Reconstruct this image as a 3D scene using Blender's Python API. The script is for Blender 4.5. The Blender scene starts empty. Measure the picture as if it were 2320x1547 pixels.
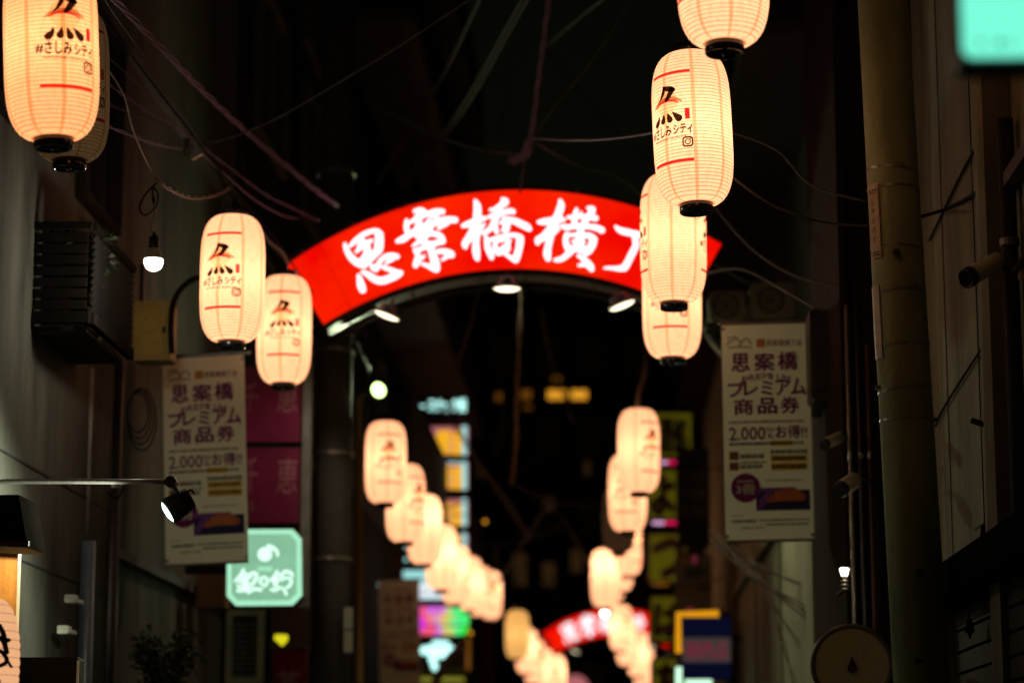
import bpy, bmesh, math, random
from mathutils import Vector, Matrix, Euler
random.seed(7)
PI = math.pi
S = bpy.context.scene
C = S.collection
# ------------------------------------------------------------------ camera, sky, exposure
FPX = 5478.0; CX, CY = 1160.0, 773.5; VX, VY = 1380.0, 1790.0
th = math.atan((VY-CY)/FPX)
ph = math.atan((VX-CX)/FPX*math.cos(th))
EYE = Vector((0, 0, 1.6))
cd = bpy.data.cameras.new('camera'); cam = bpy.data.objects.new('camera', cd); C.objects.link(cam)
cam.location = EYE; cam.rotation_euler = (PI/2+th, 0, ph)
cd.sensor_width = 36; cd.sensor_fit = 'HORIZONTAL'; cd.lens = FPX/2320*36
cd.clip_start = .1; cd.clip_end = 600
cd.dof.use_dof = True; cd.dof.focus_distance = 11.0; cd.dof.aperture_fstop = 1.36; cd.dof.aperture_blades = 9
S.camera = cam
W = bpy.data.worlds.new('World'); S.world = W; W.use_nodes = True
nt = W.node_tree; nt.nodes.clear()
sky = nt.nodes.new('ShaderNodeTexSky'); sky.sky_type = 'NISHITA'; sky.sun_disc = False
sky.sun_elevation = math.radians(3); sky.sun_rotation = math.radians(200)
bg = nt.nodes.new('ShaderNodeBackground'); bg.inputs[1].default_value = .0014
wo = nt.nodes.new('ShaderNodeOutputWorld')
tn = nt.nodes.new('ShaderNodeMix'); tn.data_type = 'RGBA'; tn.blend_type = 'MULTIPLY'; tn.inputs['Factor'].default_value = 1; tn.inputs['B'].default_value = (1, .82, .36, 1)
nt.links.new(sky.outputs[0], tn.inputs['A']); nt.links.new(tn.outputs['Result'], bg.inputs[0]); nt.links.new(bg.outputs[0], wo.inputs[0])
S.view_settings.view_transform = 'Standard'; S.view_settings.look = 'None'
S.view_settings.exposure = 0; S.view_settings.gamma = 1
S.render.engine = 'CYCLES'
cy = S.cycles
cy.use_denoising = True; cy.max_bounces = 6; cy.diffuse_bounces = 3; cy.glossy_bounces = 3
cy.transparent_max_bounces = 12; cy.transmission_bounces = 4; cy.sample_clamp_indirect = 2.0
cy.use_light_tree = True; cy.caustics_reflective = False; cy.caustics_refractive = False

ROT = Euler((PI/2+th, 0, ph)).to_matrix()
def P(x, y, Y):
    d = ROT @ Vector(((x-CX)/FPX, -(y-CY)/FPX, -1))
    return EYE + d*(Y/d.y)
def px(n, Y): return n*Y/FPX

# ------------------------------------------------------------------ materials
def lin(c):
    f = lambda v: v/12.92 if v <= .04045 else ((v+.055)/1.055)**2.4
    return tuple(f(v/255) for v in c)
class NT:
    def __init__(s, name):
        s.m = bpy.data.materials.new(name); s.m.use_nodes = True; s.t = s.m.node_tree; s.t.nodes.clear()
    def n(s, typ, **kw):
        nd = s.t.nodes.new(typ)
        for k, v in kw.items(): setattr(nd, k, v)
        return nd
    def l(s, a, b): s.t.links.new(a, b)
    def math(s, op, a, b=None, c=None):
        nd = s.n('ShaderNodeMath', operation=op)
        for i, v in enumerate((a, b, c)):
            if v is None: continue
            if isinstance(v, (int, float)): nd.inputs[i].default_value = v
            else: s.l(v, nd.inputs[i])
        return nd.outputs[0]
def surf(name, col, rough=.7, metal=0, var=.25, scale=6, bump=.15, stretch=(1, 1, 1), col2=None, spec=.4, fine=40):
    """painted or raw surface: two-scale mottling, streaks and a fine bump"""
    k = NT(name)
    b = k.n('ShaderNodeBsdfPrincipled'); o = k.n('ShaderNodeOutputMaterial')
    tc = k.n('ShaderNodeTexCoord'); mp = k.n('ShaderNodeMapping'); mp.inputs['Scale'].default_value = stretch
    k.l(tc.outputs['Object'], mp.inputs['Vector'])
    n1 = k.n('ShaderNodeTexNoise'); n1.inputs['Scale'].default_value = scale; n1.inputs['Detail'].default_value = 6
    n1.inputs['Roughness'].default_value = .65
    n2 = k.n('ShaderNodeTexNoise'); n2.inputs['Scale'].default_value = fine; n2.inputs['Detail'].default_value = 3
    k.l(mp.outputs[0], n1.inputs['Vector']); k.l(tc.outputs['Object'], n2.inputs['Vector'])
    mx = k.n('ShaderNodeMix', data_type='RGBA')
    rp = k.n('ShaderNodeValToRGB'); rp.color_ramp.elements[0].position = .32; rp.color_ramp.elements[1].position = .68
    k.l(n1.outputs['Fac'], rp.inputs[0]); k.l(rp.outputs[0], mx.inputs['Factor'])
    c2 = col2 or tuple(v*(1-var*1.6) for v in col)
    mx.inputs['A'].default_value = (*c2, 1); mx.inputs['B'].default_value = (*col, 1)
    mu = k.n('ShaderNodeMix', data_type='RGBA', blend_type='MULTIPLY'); mu.inputs['Factor'].default_value = .35
    k.l(mx.outputs['Result'], mu.inputs['A']); k.l(n2.outputs['Fac'], mu.inputs['B'])
    k.l(mu.outputs['Result'], b.inputs['Base Color'])
    b.inputs['Roughness'].default_value = rough; b.inputs['Metallic'].default_value = metal
    b.inputs['Specular IOR Level'].default_value = spec
    if bump:
        bp = k.n('ShaderNodeBump'); bp.inputs['Strength'].default_value = bump; bp.inputs['Distance'].default_value = .01
        k.l(n2.outputs['Fac'], bp.inputs['Height']); k.l(bp.outputs[0], b.inputs['Normal'])
    k.l(b.outputs[0], o.inputs[0]); return k.m
def emit(name, col, st=1.0, var=0, scale=8):
    k = NT(name); e = k.n('ShaderNodeEmission'); o = k.n('ShaderNodeOutputMaterial')
    e.inputs[0].default_value = (*col, 1); e.inputs[1].default_value = st
    if var:
        tc = k.n('ShaderNodeTexCoord'); n = k.n('ShaderNodeTexNoise'); n.inputs['Scale'].default_value = scale
        k.l(tc.outputs['Object'], n.inputs['Vector'])
        k.l(k.math('MULTIPLY_ADD', n.outputs['Fac'], 2*var*st, st*(1-var)), e.inputs[1])
    k.l(e.outputs[0], o.inputs[0]); return k.m
def ink(name, col, w=.06):
    """print on translucent paper: a film that lets the glow through in its own colour"""
    k = NT(name); t = k.n('ShaderNodeBsdfTransparent'); t.inputs[0].default_value = (*col, 1)
    d = k.n('ShaderNodeBsdfDiffuse'); d.inputs[0].default_value = (*[min(1, c*.6+.005) for c in col], 1)
    m = k.n('ShaderNodeMixShader'); m.inputs[0].default_value = w
    o = k.n('ShaderNodeOutputMaterial'); k.l(t.outputs[0], m.inputs[1]); k.l(d.outputs[0], m.inputs[2]); k.l(m.outputs[0], o.inputs[0])
    return k.m
RIBS = 46
def paper(name, tint, st, trans=.75, shade=.85):
    k = NT(name)
    tc = k.n('ShaderNodeTexCoord'); sp = k.n('ShaderNodeSeparateXYZ'); k.l(tc.outputs['Object'], sp.inputs[0])
    ang = k.math('ARCTAN2', sp.outputs[0], k.math('MULTIPLY', sp.outputs[1], -1))      # 0 = the printed front
    a8 = k.math('MULTIPLY_ADD', ang, 8/(2*PI), 10+6/45)
    fr = k.math('ABSOLUTE', k.math('SUBTRACT', k.math('FRACT', a8), .5))
    nz = k.n('ShaderNodeTexNoise'); nz.inputs['Scale'].default_value = 9; k.l(tc.outputs['Object'], nz.inputs['Vector'])
    frn = k.math('ADD', fr, k.math('MULTIPLY_ADD', nz.outputs['Fac'], .03, -.015))
    seam = k.math('GREATER_THAN', frn, .44)                                               # glued overlaps of the paper strips
    z = k.math('MULTIPLY_ADD', sp.outputs[2], RIBS/.72, RIBS/2+100)
    zf = k.math('ABSOLUTE', k.math('SUBTRACT', k.math('FRACT', z), .5))
    rib = k.math('GREATER_THAN', zf, .405)                                                 # the wire hoops behind the paper
    fb = k.n('ShaderNodeTexNoise'); fb.inputs['Scale'].default_value = 60; fb.inputs['Detail'].default_value = 4
    mp = k.n('ShaderNodeMapping'); mp.inputs['Scale'].default_value = (1, 1, .35)
    k.l(tc.outputs['Object'], mp.inputs[0]); k.l(mp.outputs[0], fb.inputs['Vector'])
    m1 = k.n('ShaderNodeMix', data_type='RGBA'); k.l(seam, m1.inputs['Factor'])
    m1.inputs['A'].default_value = (*tint, 1); m1.inputs['B'].default_value = (tint[0]*.74, tint[1]*.64, tint[2]*.52, 1)
    m2 = k.n('ShaderNodeMix', data_type='RGBA'); k.l(k.math('MULTIPLY', rib, shade), m2.inputs['Factor'])
    k.l(m1.outputs['Result'], m2.inputs['A']); m2.inputs['B'].default_value = (tint[0]*.62, tint[1]*.36, tint[2]*.16, 1)
    mu = k.n('ShaderNodeMix', data_type='RGBA', blend_type='MULTIPLY'); mu.inputs['Factor'].default_value = .28
    k.l(m2.outputs['Result'], mu.inputs['A'])
    rr = k.n('ShaderNodeValToRGB'); rr.color_ramp.elements[0].position = .3; rr.color_ramp.elements[1].position = .6
    rr.color_ramp.elements[0].color = (.55, .5, .45, 1)
    k.l(fb.outputs['Fac'], rr.inputs[0]); k.l(rr.outputs[0], mu.inputs['B'])
    col = mu.outputs['Result']
    df = k.n('ShaderNodeBsdfDiffuse'); tr = k.n('ShaderNodeBsdfTranslucent'); ms = k.n('ShaderNodeMixShader')
    k.l(col, df.inputs[0]); k.l(col, tr.inputs[0]); ms.inputs[0].default_value = trans
    k.l(df.outputs[0], ms.inputs[1]); k.l(tr.outputs[0], ms.inputs[2])
    o = k.n('ShaderNodeOutputMaterial')
    if st:
        e = k.n('ShaderNodeEmission'); k.l(col, e.inputs[0]); e.inputs[1].default_value = st
        ad = k.n('ShaderNodeAddShader'); k.l(ms.outputs[0], ad.inputs[0]); k.l(e.outputs[0], ad.inputs[1]); k.l(ad.outputs[0], o.inputs[0])
    else: k.l(ms.outputs[0], o.inputs[0])
    return k.m

M = {}
M['paper'] = paper('lantern_paper', (1.0, .585, .345), .80)
M['paper_warm'] = paper('warm_lantern_paper', (1.0, .52, .24), .70)
M['paper_far'] = paper('far_lantern_paper', (1.0, .57, .34), .76, shade=.4)
M['paper_dark'] = paper('unlit_lantern_paper', (.80, .68, .45), .012)  # faint glow put into the paper of the unlit lanterns
M['paper_dim'] = paper('dim_lantern_paper', (.9, .58, .20), .5, shade=.3)
M['ink_black'] = ink('black_print', (.035, .02, .012), .25)
M['ink_red'] = ink('red_print', (.80, .03, .05), .15)
M['ink_pink'] = ink('pink_print', (.95, .10, .20), .12)
M['ink_tan'] = ink('tan_print', (.55, .38, .24), .1)
M['ink_pale'] = ink('pale_print', (.97, .82, .68), .02)
M['ink_white'] = ink('white_seal_print', (1, .8, .6), .4)
M['gloss_black'] = surf('glossy_black_plastic', (.012, .012, .013), .22, bump=0, spec=.6, var=.1)
M['cap_glass'] = surf('bottom_cover_clear_plastic', (.05, .07, .12), .08, bump=0, spec=1.0, var=.2)
M['wire'] = surf('wire_steel', (.18, .16, .14), .4, .8, bump=0)
M['cable'] = surf('grey_cable_sheath', (.085, .075, .07), .7, spec=.15, bump=0, var=.3, scale=30)
M['cable_pale'] = surf('pale_cable_sheath', (.30, .18, .30), .6, bump=0, var=.3, scale=30)
M['cable_black'] = surf('black_cable_sheath', (.014, .013, .012), .85, bump=0, spec=.05)
M['copper_cord'] = surf('twisted_brown_cord', (.40, .24, .17), .5, bump=0, var=.4, scale=60)
M['soot'] = surf('sooty_black_sheet', (.016, .013, .010), 1.0, bump=0, spec=0)  # even matte black with no sheen
M['asphalt'] = surf('asphalt', (.05, .05, .05), .9, var=.3, scale=3, bump=.5, fine=120)
M['paving'] = surf('paving', (.16, .15, .13), .8, scale=3)
M['stucco'] = surf('stained_stucco', (.135, .133, .098), .85, scale=1.6, stretch=(1, 1, .25), var=.55, spec=.15, bump=.35, fine=90)
M['stucco_pink'] = surf('pinkish_stucco', (.19, .18, .135), .85, scale=1.2, stretch=(1, 1, .2), var=.5, spec=.15, bump=.3, fine=90)
M['concrete'] = surf('weathered_concrete', (.27, .265, .17), .85, scale=2.2, stretch=(1, 1.2, .3), var=.4, bump=.3, fine=70)
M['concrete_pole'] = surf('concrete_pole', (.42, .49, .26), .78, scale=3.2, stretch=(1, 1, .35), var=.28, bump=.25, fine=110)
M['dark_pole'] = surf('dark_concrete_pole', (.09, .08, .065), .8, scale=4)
M['render_beige'] = surf('beige_render', (.42, .44, .28), .85, scale=1.1, stretch=(1, 1, .4), var=.35, bump=.2)
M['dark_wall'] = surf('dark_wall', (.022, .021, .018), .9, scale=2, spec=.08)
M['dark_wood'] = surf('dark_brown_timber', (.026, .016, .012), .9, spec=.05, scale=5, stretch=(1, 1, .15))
M['slab'] = surf('concrete_slab', (.15, .14, .13), .85, scale=2)
M['black_metal'] = surf('black_painted_metal', (.014, .014, .015), .42, bump=.05, spec=.5)
M['dark_metal'] = surf('dark_painted_metal', (.04, .038, .032), .7, bump=.05, spec=.15)
M['steel'] = surf('galvanised_steel', (.34, .33, .29), .38, .7, var=.25, scale=12, bump=.05)
M['pipe_blue'] = surf('blue_grey_pipe', (.13, .17, .19), .35, scale=8, bump=.05, spec=.6)
M['pipe_pale'] = surf('pale_pipe', (.30, .31, .29), .5, scale=8, bump=.05)
M['yellow_box'] = surf('faded_yellow_enamel', (.40, .28, .035), .5, scale=4, var=.25, bump=.05)
M['ochre_board'] = surf('ochre_timber_board', (.62, .36, .10), .6, scale=4, stretch=(2, 2, .15), var=.3, bump=.2)
M['white_plastic'] = surf('aged_white_plastic', (.92, .94, .72), .4, bump=0, var=.12)
M['rust'] = surf('rusty_steel', (.11, .045, .03), .8, scale=30, bump=.3)
M['plate'] = surf('pale_yellow_plate', (.62, .47, .25), .5, scale=12, var=.15, bump=0)
M['banner'] = surf('banner_cloth', (.76, .88, .60), .8, scale=2.2, var=.1, bump=.1, fine=200)
def cloth(name, col):
    k = NT(name); tc = k.n('ShaderNodeTexCoord'); n = k.n('ShaderNodeTexNoise'); n.inputs['Scale'].default_value = 2.5; n.inputs['Detail'].default_value = 5
    k.l(tc.outputs['Object'], n.inputs['Vector']); r = k.n('ShaderNodeValToRGB'); r.color_ramp.elements[0].color = (*[c*.84 for c in col], 1); r.color_ramp.elements[1].color = (*col, 1)
    k.l(n.outputs['Fac'], r.inputs[0]); d = k.n('ShaderNodeBsdfDiffuse'); t = k.n('ShaderNodeBsdfTranslucent'); m = k.n('ShaderNodeMixShader'); m.inputs[0].default_value = .38
    k.l(r.outputs[0], d.inputs[0]); k.l(r.outputs[0], t.inputs[0]); k.l(d.outputs[0], m.inputs[1]); k.l(t.outputs[0], m.inputs[2])
    o = k.n('ShaderNodeOutputMaterial'); k.l(m.outputs[0], o.inputs[0]); return k.m
M['banner'] = cloth('banner_cloth_sheer', (.86, .92, .68))
M['maroon'] = surf('maroon_print', (.20, .012, .14), .8, bump=0, var=.05)
M['dark_print'] = surf('dark_print', (.05, .06, .05), .8, bump=0, var=.05)
M['grey_print'] = surf('grey_print', (.32, .32, .27), .8, bump=0, var=.05)
M['yellow_print'] = surf('yellow_print', (.88, .62, .03), .8, bump=0, var=.05)
M['orange_print'] = surf('orange_print', (.70, .33, .05), .8, bump=0, var=.05)
M['brown_print'] = surf('brown_print', (.25, .12, .05), .8, bump=0, var=.05)
M['purple_print'] = surf('purple_print', (.22, .08, .36), .8, bump=0, var=.05)
M['navy_print'] = surf('navy_print', (.02, .03, .10), .8, bump=0, var=.05)
M['coral_print'] = surf('coral_print', (.60, .16, .08), .8, bump=0, var=.05)
M['maroon_panel'] = surf('maroon_acrylic_panel', (.30, .012, .10), .5, bump=0, var=.25, scale=2.5)
M['pale_rose'] = surf('faded_rose_letters', (.60, .25, .32), .7, bump=0)
def redface():
    k = NT('red_lightbox_face'); tc = k.n('ShaderNodeTexCoord'); n = k.n('ShaderNodeTexNoise'); n.inputs['Scale'].default_value = 1.6; n.inputs['Detail'].default_value = 3
    k.l(tc.outputs['Object'], n.inputs['Vector']); r = k.n('ShaderNodeValToRGB'); e = r.color_ramp.elements
    e[0].position = .35; e[0].color = (.86, .002, 0, 1); e[1].position = .66; e[1].color = (1, .020, .0, 1)
    n2 = k.n('ShaderNodeTexNoise'); n2.inputs['Scale'].default_value = 14; n2.inputs['Detail'].default_value = 6; k.l(tc.outputs['Object'], n2.inputs['Vector'])
    k.l(n.outputs['Fac'], r.inputs[0]); em = k.n('ShaderNodeEmission'); k.l(r.outputs[0], em.inputs[0])
    k.l(k.math('MULTIPLY_ADD', n2.outputs['Fac'], .14, .95), em.inputs[1]); o = k.n('ShaderNodeOutputMaterial'); k.l(em.outputs[0], o.inputs[0]); return k.m
M['red_face'] = redface()
M['white_letter'] = emit('backlit_white_letters', (.93, 1.0, 1.05), 1.35)
M['downlight'] = emit('downlight_lens', (1.0, .86, .58), 2.6)
M['bulb'] = emit('led_bulb_globe', (1.0, .93, .80), 4.5)
M['flood'] = emit('floodlight_lens', (.62, 1.0, .30), 5)
M['spot_lens'] = emit('spotlight_lens', (.72, 1.0, .88), 6)
M['teal_face'] = emit('teal_lightbox_face', lin((124, 255, 220)), 1.0, .04, 3)
M['green_face'] = emit('pale_green_lightbox_face', lin((136, 192, 156)), 1.0, .25, 4)
M['green_rim'] = emit('pale_green_lightbox_rim', lin((170, 240, 198)), 1.0, .08, 8)
M['green_letter'] = emit('pale_green_raised_letters', lin((214, 255, 232)), 1.3)
M['ice_letter'] = emit('ice_white_neon_letters', lin((190, 255, 246)), 1.7)
M['ice_edge'] = emit('ice_white_edge_tube', lin((160, 226, 222)), 1.0)
M['rose_face'] = emit('dusty_rose_lightbox_face', lin((176, 100, 104)), 1.0, .12, 3)
M['gold_letter'] = emit('golden_lit_letters', lin((232, 166, 34)), 1.15)
M['lilac_letter'] = emit('lilac_lit_print', lin((176, 112, 150)), 1.0)
M['white_face'] = emit('white_lightbox_face', lin((206, 232, 236)), 1.2)
M['rose_letter'] = emit('rose_red_lit_letters', lin((214, 120, 150)), 1.0)
M['amber_window'] = emit('amber_window_light', lin((224, 152, 40)), 1.2, .3, 2)
M['amber_dim'] = emit('dim_amber_window_light', lin((110, 66, 14)), 1.0, .3, 2)
M['shop_light'] = emit('yellow_green_shop_light', lin((128, 124, 40)), 1.0, .3, 3)
M['orange_light'] = emit('orange_tube_light', lin((225, 150, 18)), 1.0)
M['mint_light'] = emit('mint_tube_light', lin((200, 250, 214)), 1.3)
M['lamp_white'] = emit('warm_white_lamp', (1, .92, .74), 5)
M['lamp_far'] = emit('far_white_lamp', (1, .97, .86), 8)
M['magenta_light'] = emit('magenta_neon', lin((236, 24, 92)), 1.0)
M['pinkwhite_light'] = emit('pink_white_neon', lin((236, 180, 226)), 1.0)
M['yellow_light'] = emit('yellow_arrow_light', lin((224, 214, 30)), 1.0)
M['green_light'] = emit('green_indicator_light', lin((150, 200, 110)), 1.0)
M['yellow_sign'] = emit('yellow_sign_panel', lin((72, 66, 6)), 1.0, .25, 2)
M['plum_print'] = surf('plum_letters', (.05, .008, .03), .6, bump=0)
M['black_panel'] = surf('blackish_sign_panel', (.02, .026, .024), .6, bump=0)
M['white_board'] = surf('white_notice_board', (.46, .47, .36), .6, bump=0, var=.15)
M['teal_print'] = surf('teal_print', (.02, .22, .17), .6, bump=0)
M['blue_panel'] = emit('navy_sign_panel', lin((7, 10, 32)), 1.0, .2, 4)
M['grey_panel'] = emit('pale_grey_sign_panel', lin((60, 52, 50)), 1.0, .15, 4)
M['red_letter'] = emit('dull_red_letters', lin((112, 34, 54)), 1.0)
M['red_cloth'] = surf('dark_red_cloth', (.30, .015, .025), .8, bump=0)
M['cream_disc'] = surf('cream_sign_disc', (.82, .86, .58), .55, scale=3, var=.12, bump=0)
M['drop'] = surf('purple_brown_emblem', (.10, .035, .06), .6, bump=0)
M['glass'] = surf('dark_window_glass', (.02, .022, .025), .12, bump=0, spec=.8)
M['window_frame'] = surf('window_frame_metal', (.14, .14, .11), .5, bump=0)
M['green_frame'] = surf('greenish_window_frame', (.36, .38, .24), .5, bump=0)
M['leaf'] = surf('dark_leaves', (.03, .042, .014), .6, bump=0, var=.4, scale=20)
M['bark'] = surf('bark', (.08, .05, .03), .9)
M['shutter'] = surf('dull_shutter_slats', (.08, .07, .05), .75, bump=0, scale=5, spec=.15)
def rainbow():
    k = NT('rainbow_lightbox_face'); tc = k.n('ShaderNodeTexCoord'); n = k.n('ShaderNodeTexNoise')
    n.inputs['Scale'].default_value = 4; n.inputs['Detail'].default_value = 1
    sp = k.n('ShaderNodeSeparateXYZ'); k.l(tc.outputs['Object'], sp.inputs[0]); k.l(tc.outputs['Object'], n.inputs['Vector'])
    f = k.math('ADD', k.math('MULTIPLY_ADD', sp.outputs[0], 1.15, .12), k.math('MULTIPLY_ADD', n.outputs['Fac'], .7, .02))
    r = k.n('ShaderNodeValToRGB'); e = r.color_ramp.elements
    e[0].position = .05; e[0].color = (*lin((236, 60, 240)), 1); e[1].position = .92; e[1].color = (*lin((40, 245, 20)), 1)
    for p_, c_ in ((.2, (250, 90, 60)), (.36, (205, 110, 240)), (.5, (225, 205, 90)), (.68, (90, 240, 150))):
        x = e.new(p_); x.color = (*lin(c_), 1)
    em = k.n('ShaderNodeEmission'); o = k.n('ShaderNodeOutputMaterial')
    k.l(f, r.inputs[0]); k.l(r.outputs[0], em.inputs[0]); k.l(em.outputs[0], o.inputs[0]); return k.m
M['rainbow'] = rainbow()

# ------------------------------------------------------------------ mesh building
def catmull(pts, sub=6):
    pts = [tuple(p) for p in pts]
    if len(pts) < 3 or sub < 2: return pts
    out = []; n = len(pts); k = len(pts[0])
    for i in range(n-1):
        p0 = pts[max(i-1, 0)]; p1 = pts[i]; p2 = pts[i+1]; p3 = pts[min(i+2, n-1)]
        for j in range(sub):
            t = j/sub
            out.append(tuple(.5*((2*p1[a])+(-p0[a]+p2[a])*t+(2*p0[a]-5*p1[a]+4*p2[a]-p3[a])*t*t+(-p0[a]+3*p1[a]-3*p2[a]+p3[a])*t**3) for a in range(k)))
    out.append(pts[-1]); return out
class MB:
    def __init__(s): s.v = []; s.f = []
    def add(s, vs, fs):
        b = len(s.v); s.v += [Vector(v) for v in vs]; s.f += [tuple(i+b for i in f) for f in fs]; return s
    def box(s, x0, x1, y0, y1, z0, z1, bev=0):
        if bev:
            return s.prism([(x0+bev, z0), (x1-bev, z0), (x1, z0+bev), (x1, z1-bev), (x1-bev, z1), (x0+bev, z1), (x0, z1-bev), (x0, z0+bev)], y0, y1)
        return s.add([(x, y, z) for z in (z0, z1) for y in (y0, y1) for x in (x0, x1)],
                     [(0, 1, 5, 4), (1, 3, 7, 5), (3, 2, 6, 7), (2, 0, 4, 6), (4, 5, 7, 6), (0, 2, 3, 1)])
    def obox(s, c, size, rot):
        hx, hy, hz = (a/2 for a in size); m = Euler(rot).to_matrix(); c = Vector(c)
        return s.add([c+m@Vector((x, y, z)) for z in (-hz, hz) for y in (-hy, hy) for x in (-hx, hx)],
                     [(0, 1, 5, 4), (1, 3, 7, 5), (3, 2, 6, 7), (2, 0, 4, 6), (4, 5, 7, 6), (0, 2, 3, 1)])
    def prism(s, poly, y0, y1):            # outline in XZ, pushed along Y
        n = len(poly)
        return s.add([(x, y0, z) for x, z in poly]+[(x, y1, z) for x, z in poly],
                     [tuple(range(n)), tuple(range(2*n-1, n-1, -1))]+[(i, (i+1) % n, n+(i+1) % n, n+i) for i in range(n)])
    def tube(s, pts, r, n=8, sub=5, caps=True):
        pts = [Vector(p) for p in catmull([tuple(p) for p in pts], sub)]
        rs = r if isinstance(r, (list, tuple)) else None
        up = Vector((.13, .21, .97)); base = len(s.v); m = len(pts)
        d0 = (pts[1]-pts[0]).normalized()
        a = d0.cross(up); a = a.normalized() if a.length > .1 else d0.cross(Vector((1, 0, 0))).normalized()
        for i, p in enumerate(pts):
            d = (pts[min(i+1, m-1)]-pts[max(i-1, 0)]).normalized()
            a = (a-d*a.dot(d)).normalized(); b = d.cross(a)
            rr = r if rs is None else rs[0]+(rs[1]-rs[0])*i/(m-1)
            for j in range(n):
                t = 2*PI*j/n; s.v.append(p+(a*math.cos(t)+b*math.sin(t))*rr)
        for i in range(m-1):
            for j in range(n):
                k = (j+1) % n
                s.f.append((base+i*n+j, base+i*n+k, base+(i+1)*n+k, base+(i+1)*n+j))
        if caps:
            s.f.append(tuple(base+n-1-j for j in range(n))); s.f.append(tuple(base+(m-1)*n+j for j in range(n)))
        return s
    def cyl(s, p0, p1, r0, r1=None, n=24, caps=True): return s.tube([p0, p1], (r0, r0 if r1 is None else r1), n, 1, caps)
    def lathe(s, prof, org=(0, 0, 0), axis=None, n=32):      # prof: (r, h) along the axis
        base = len(s.v); org = Vector(org)
        q = Vector((0, 0, 1)).rotation_difference(Vector(axis).normalized()) if axis is not None else None
        for r, h in prof:
            for j in range(n):
                t = 2*PI*j/n; v = Vector((r*math.sin(t), -r*math.cos(t), h))
                s.v.append(org+(q@v if q else v))
        for i in range(len(prof)-1):
            for j in range(n):
                k = (j+1) % n; s.f.append((base+i*n+j, base+i*n+k, base+(i+1)*n+k, base+(i+1)*n+j))
        return s
    def disc(s, c, r, axis, n=32):
        base = len(s.v); c = Vector(c); q = Vector((0, 0, 1)).rotation_difference(Vector(axis).normalized())
        for j in range(n):
            t = 2*PI*j/n; s.v.append(c+q@Vector((r*math.cos(t), r*math.sin(t), 0)))
        s.f.append(tuple(range(base, base+n))); return s
    def build(s, name, mat, parent=None, smooth=False, org=None):
        o0 = parent.location if parent is not None else (Vector(org) if org is not None else Vector())
        me = bpy.data.meshes.new(name)
        me.from_pydata([tuple(v-o0) for v in s.v], [], s.f); me.materials.append(M[mat])
        if smooth:
            for p in me.polygons: p.use_smooth = len(p.vertices) < 7
        o = bpy.data.objects.new(name, me); C.objects.link(o)
        if parent is not None: o.parent = parent
        elif org is not None: o.location = org
        return o
def thing(name, label, cat, loc, group=None):
    o = bpy.data.objects.new(name, None); C.objects.link(o); o.location = Vector(loc); o.empty_display_size = .1
    o['label'] = label; o['category'] = cat
    if group: o['group'] = group
    return o
def tag(o, label, cat, group=None):
    o['label'] = label; o['category'] = cat
    if group: o['group'] = group
    return o
def struct(o, label=None):
    o['kind'] = 'structure'
    if label: o['label'] = label
    return o
def sub(o, parent):                    # hang a finished part under another part as sub-part
    o.location = o.location - Vector((0, 0, 0)); o.parent = parent; return o
def dup(root, loc, label, group=None, rot=None):
    r = root.copy(); C.objects.link(r); r.location = Vector(loc); r['label'] = label
    if group: r['group'] = group
    if rot is not None: r.rotation_euler = rot
    for ch in list(root.children):
        c = ch.copy(); C.objects.link(c); c.parent = r
        for g in list(ch.children):
            d = g.copy(); C.objects.link(d); d.parent = c
    return r
# ------------------------------------------------------------------ flat lettering
_tx = {}
def text2d(body, bold=0.0):
    k = (body, bold)
    if k in _tx: return _tx[k]
    cu = bpy.data.curves.new('t', 'FONT'); cu.body = body; cu.size = 1; cu.resolution_u = 2; cu.offset = bold
    o = bpy.data.objects.new('t', cu); C.objects.link(o)
    dg = bpy.context.evaluated_depsgraph_get(); me = bpy.data.meshes.new_from_object(o.evaluated_get(dg))
    vs = [(v.co.x, v.co.y) for v in me.vertices]; fs = [tuple(p.vertices) for p in me.polygons]
    bpy.data.objects.remove(o); bpy.data.curves.remove(cu); bpy.data.meshes.remove(me)
    x0 = min(v[0] for v in vs); x1 = max(v[0] for v in vs); y0 = min(v[1] for v in vs); y1 = max(v[1] for v in vs)
    _tx[k] = ([((x-x0)/(x1-x0), (y-y0)/(y1-y0)) for x, y in vs], fs); return _tx[k]
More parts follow.
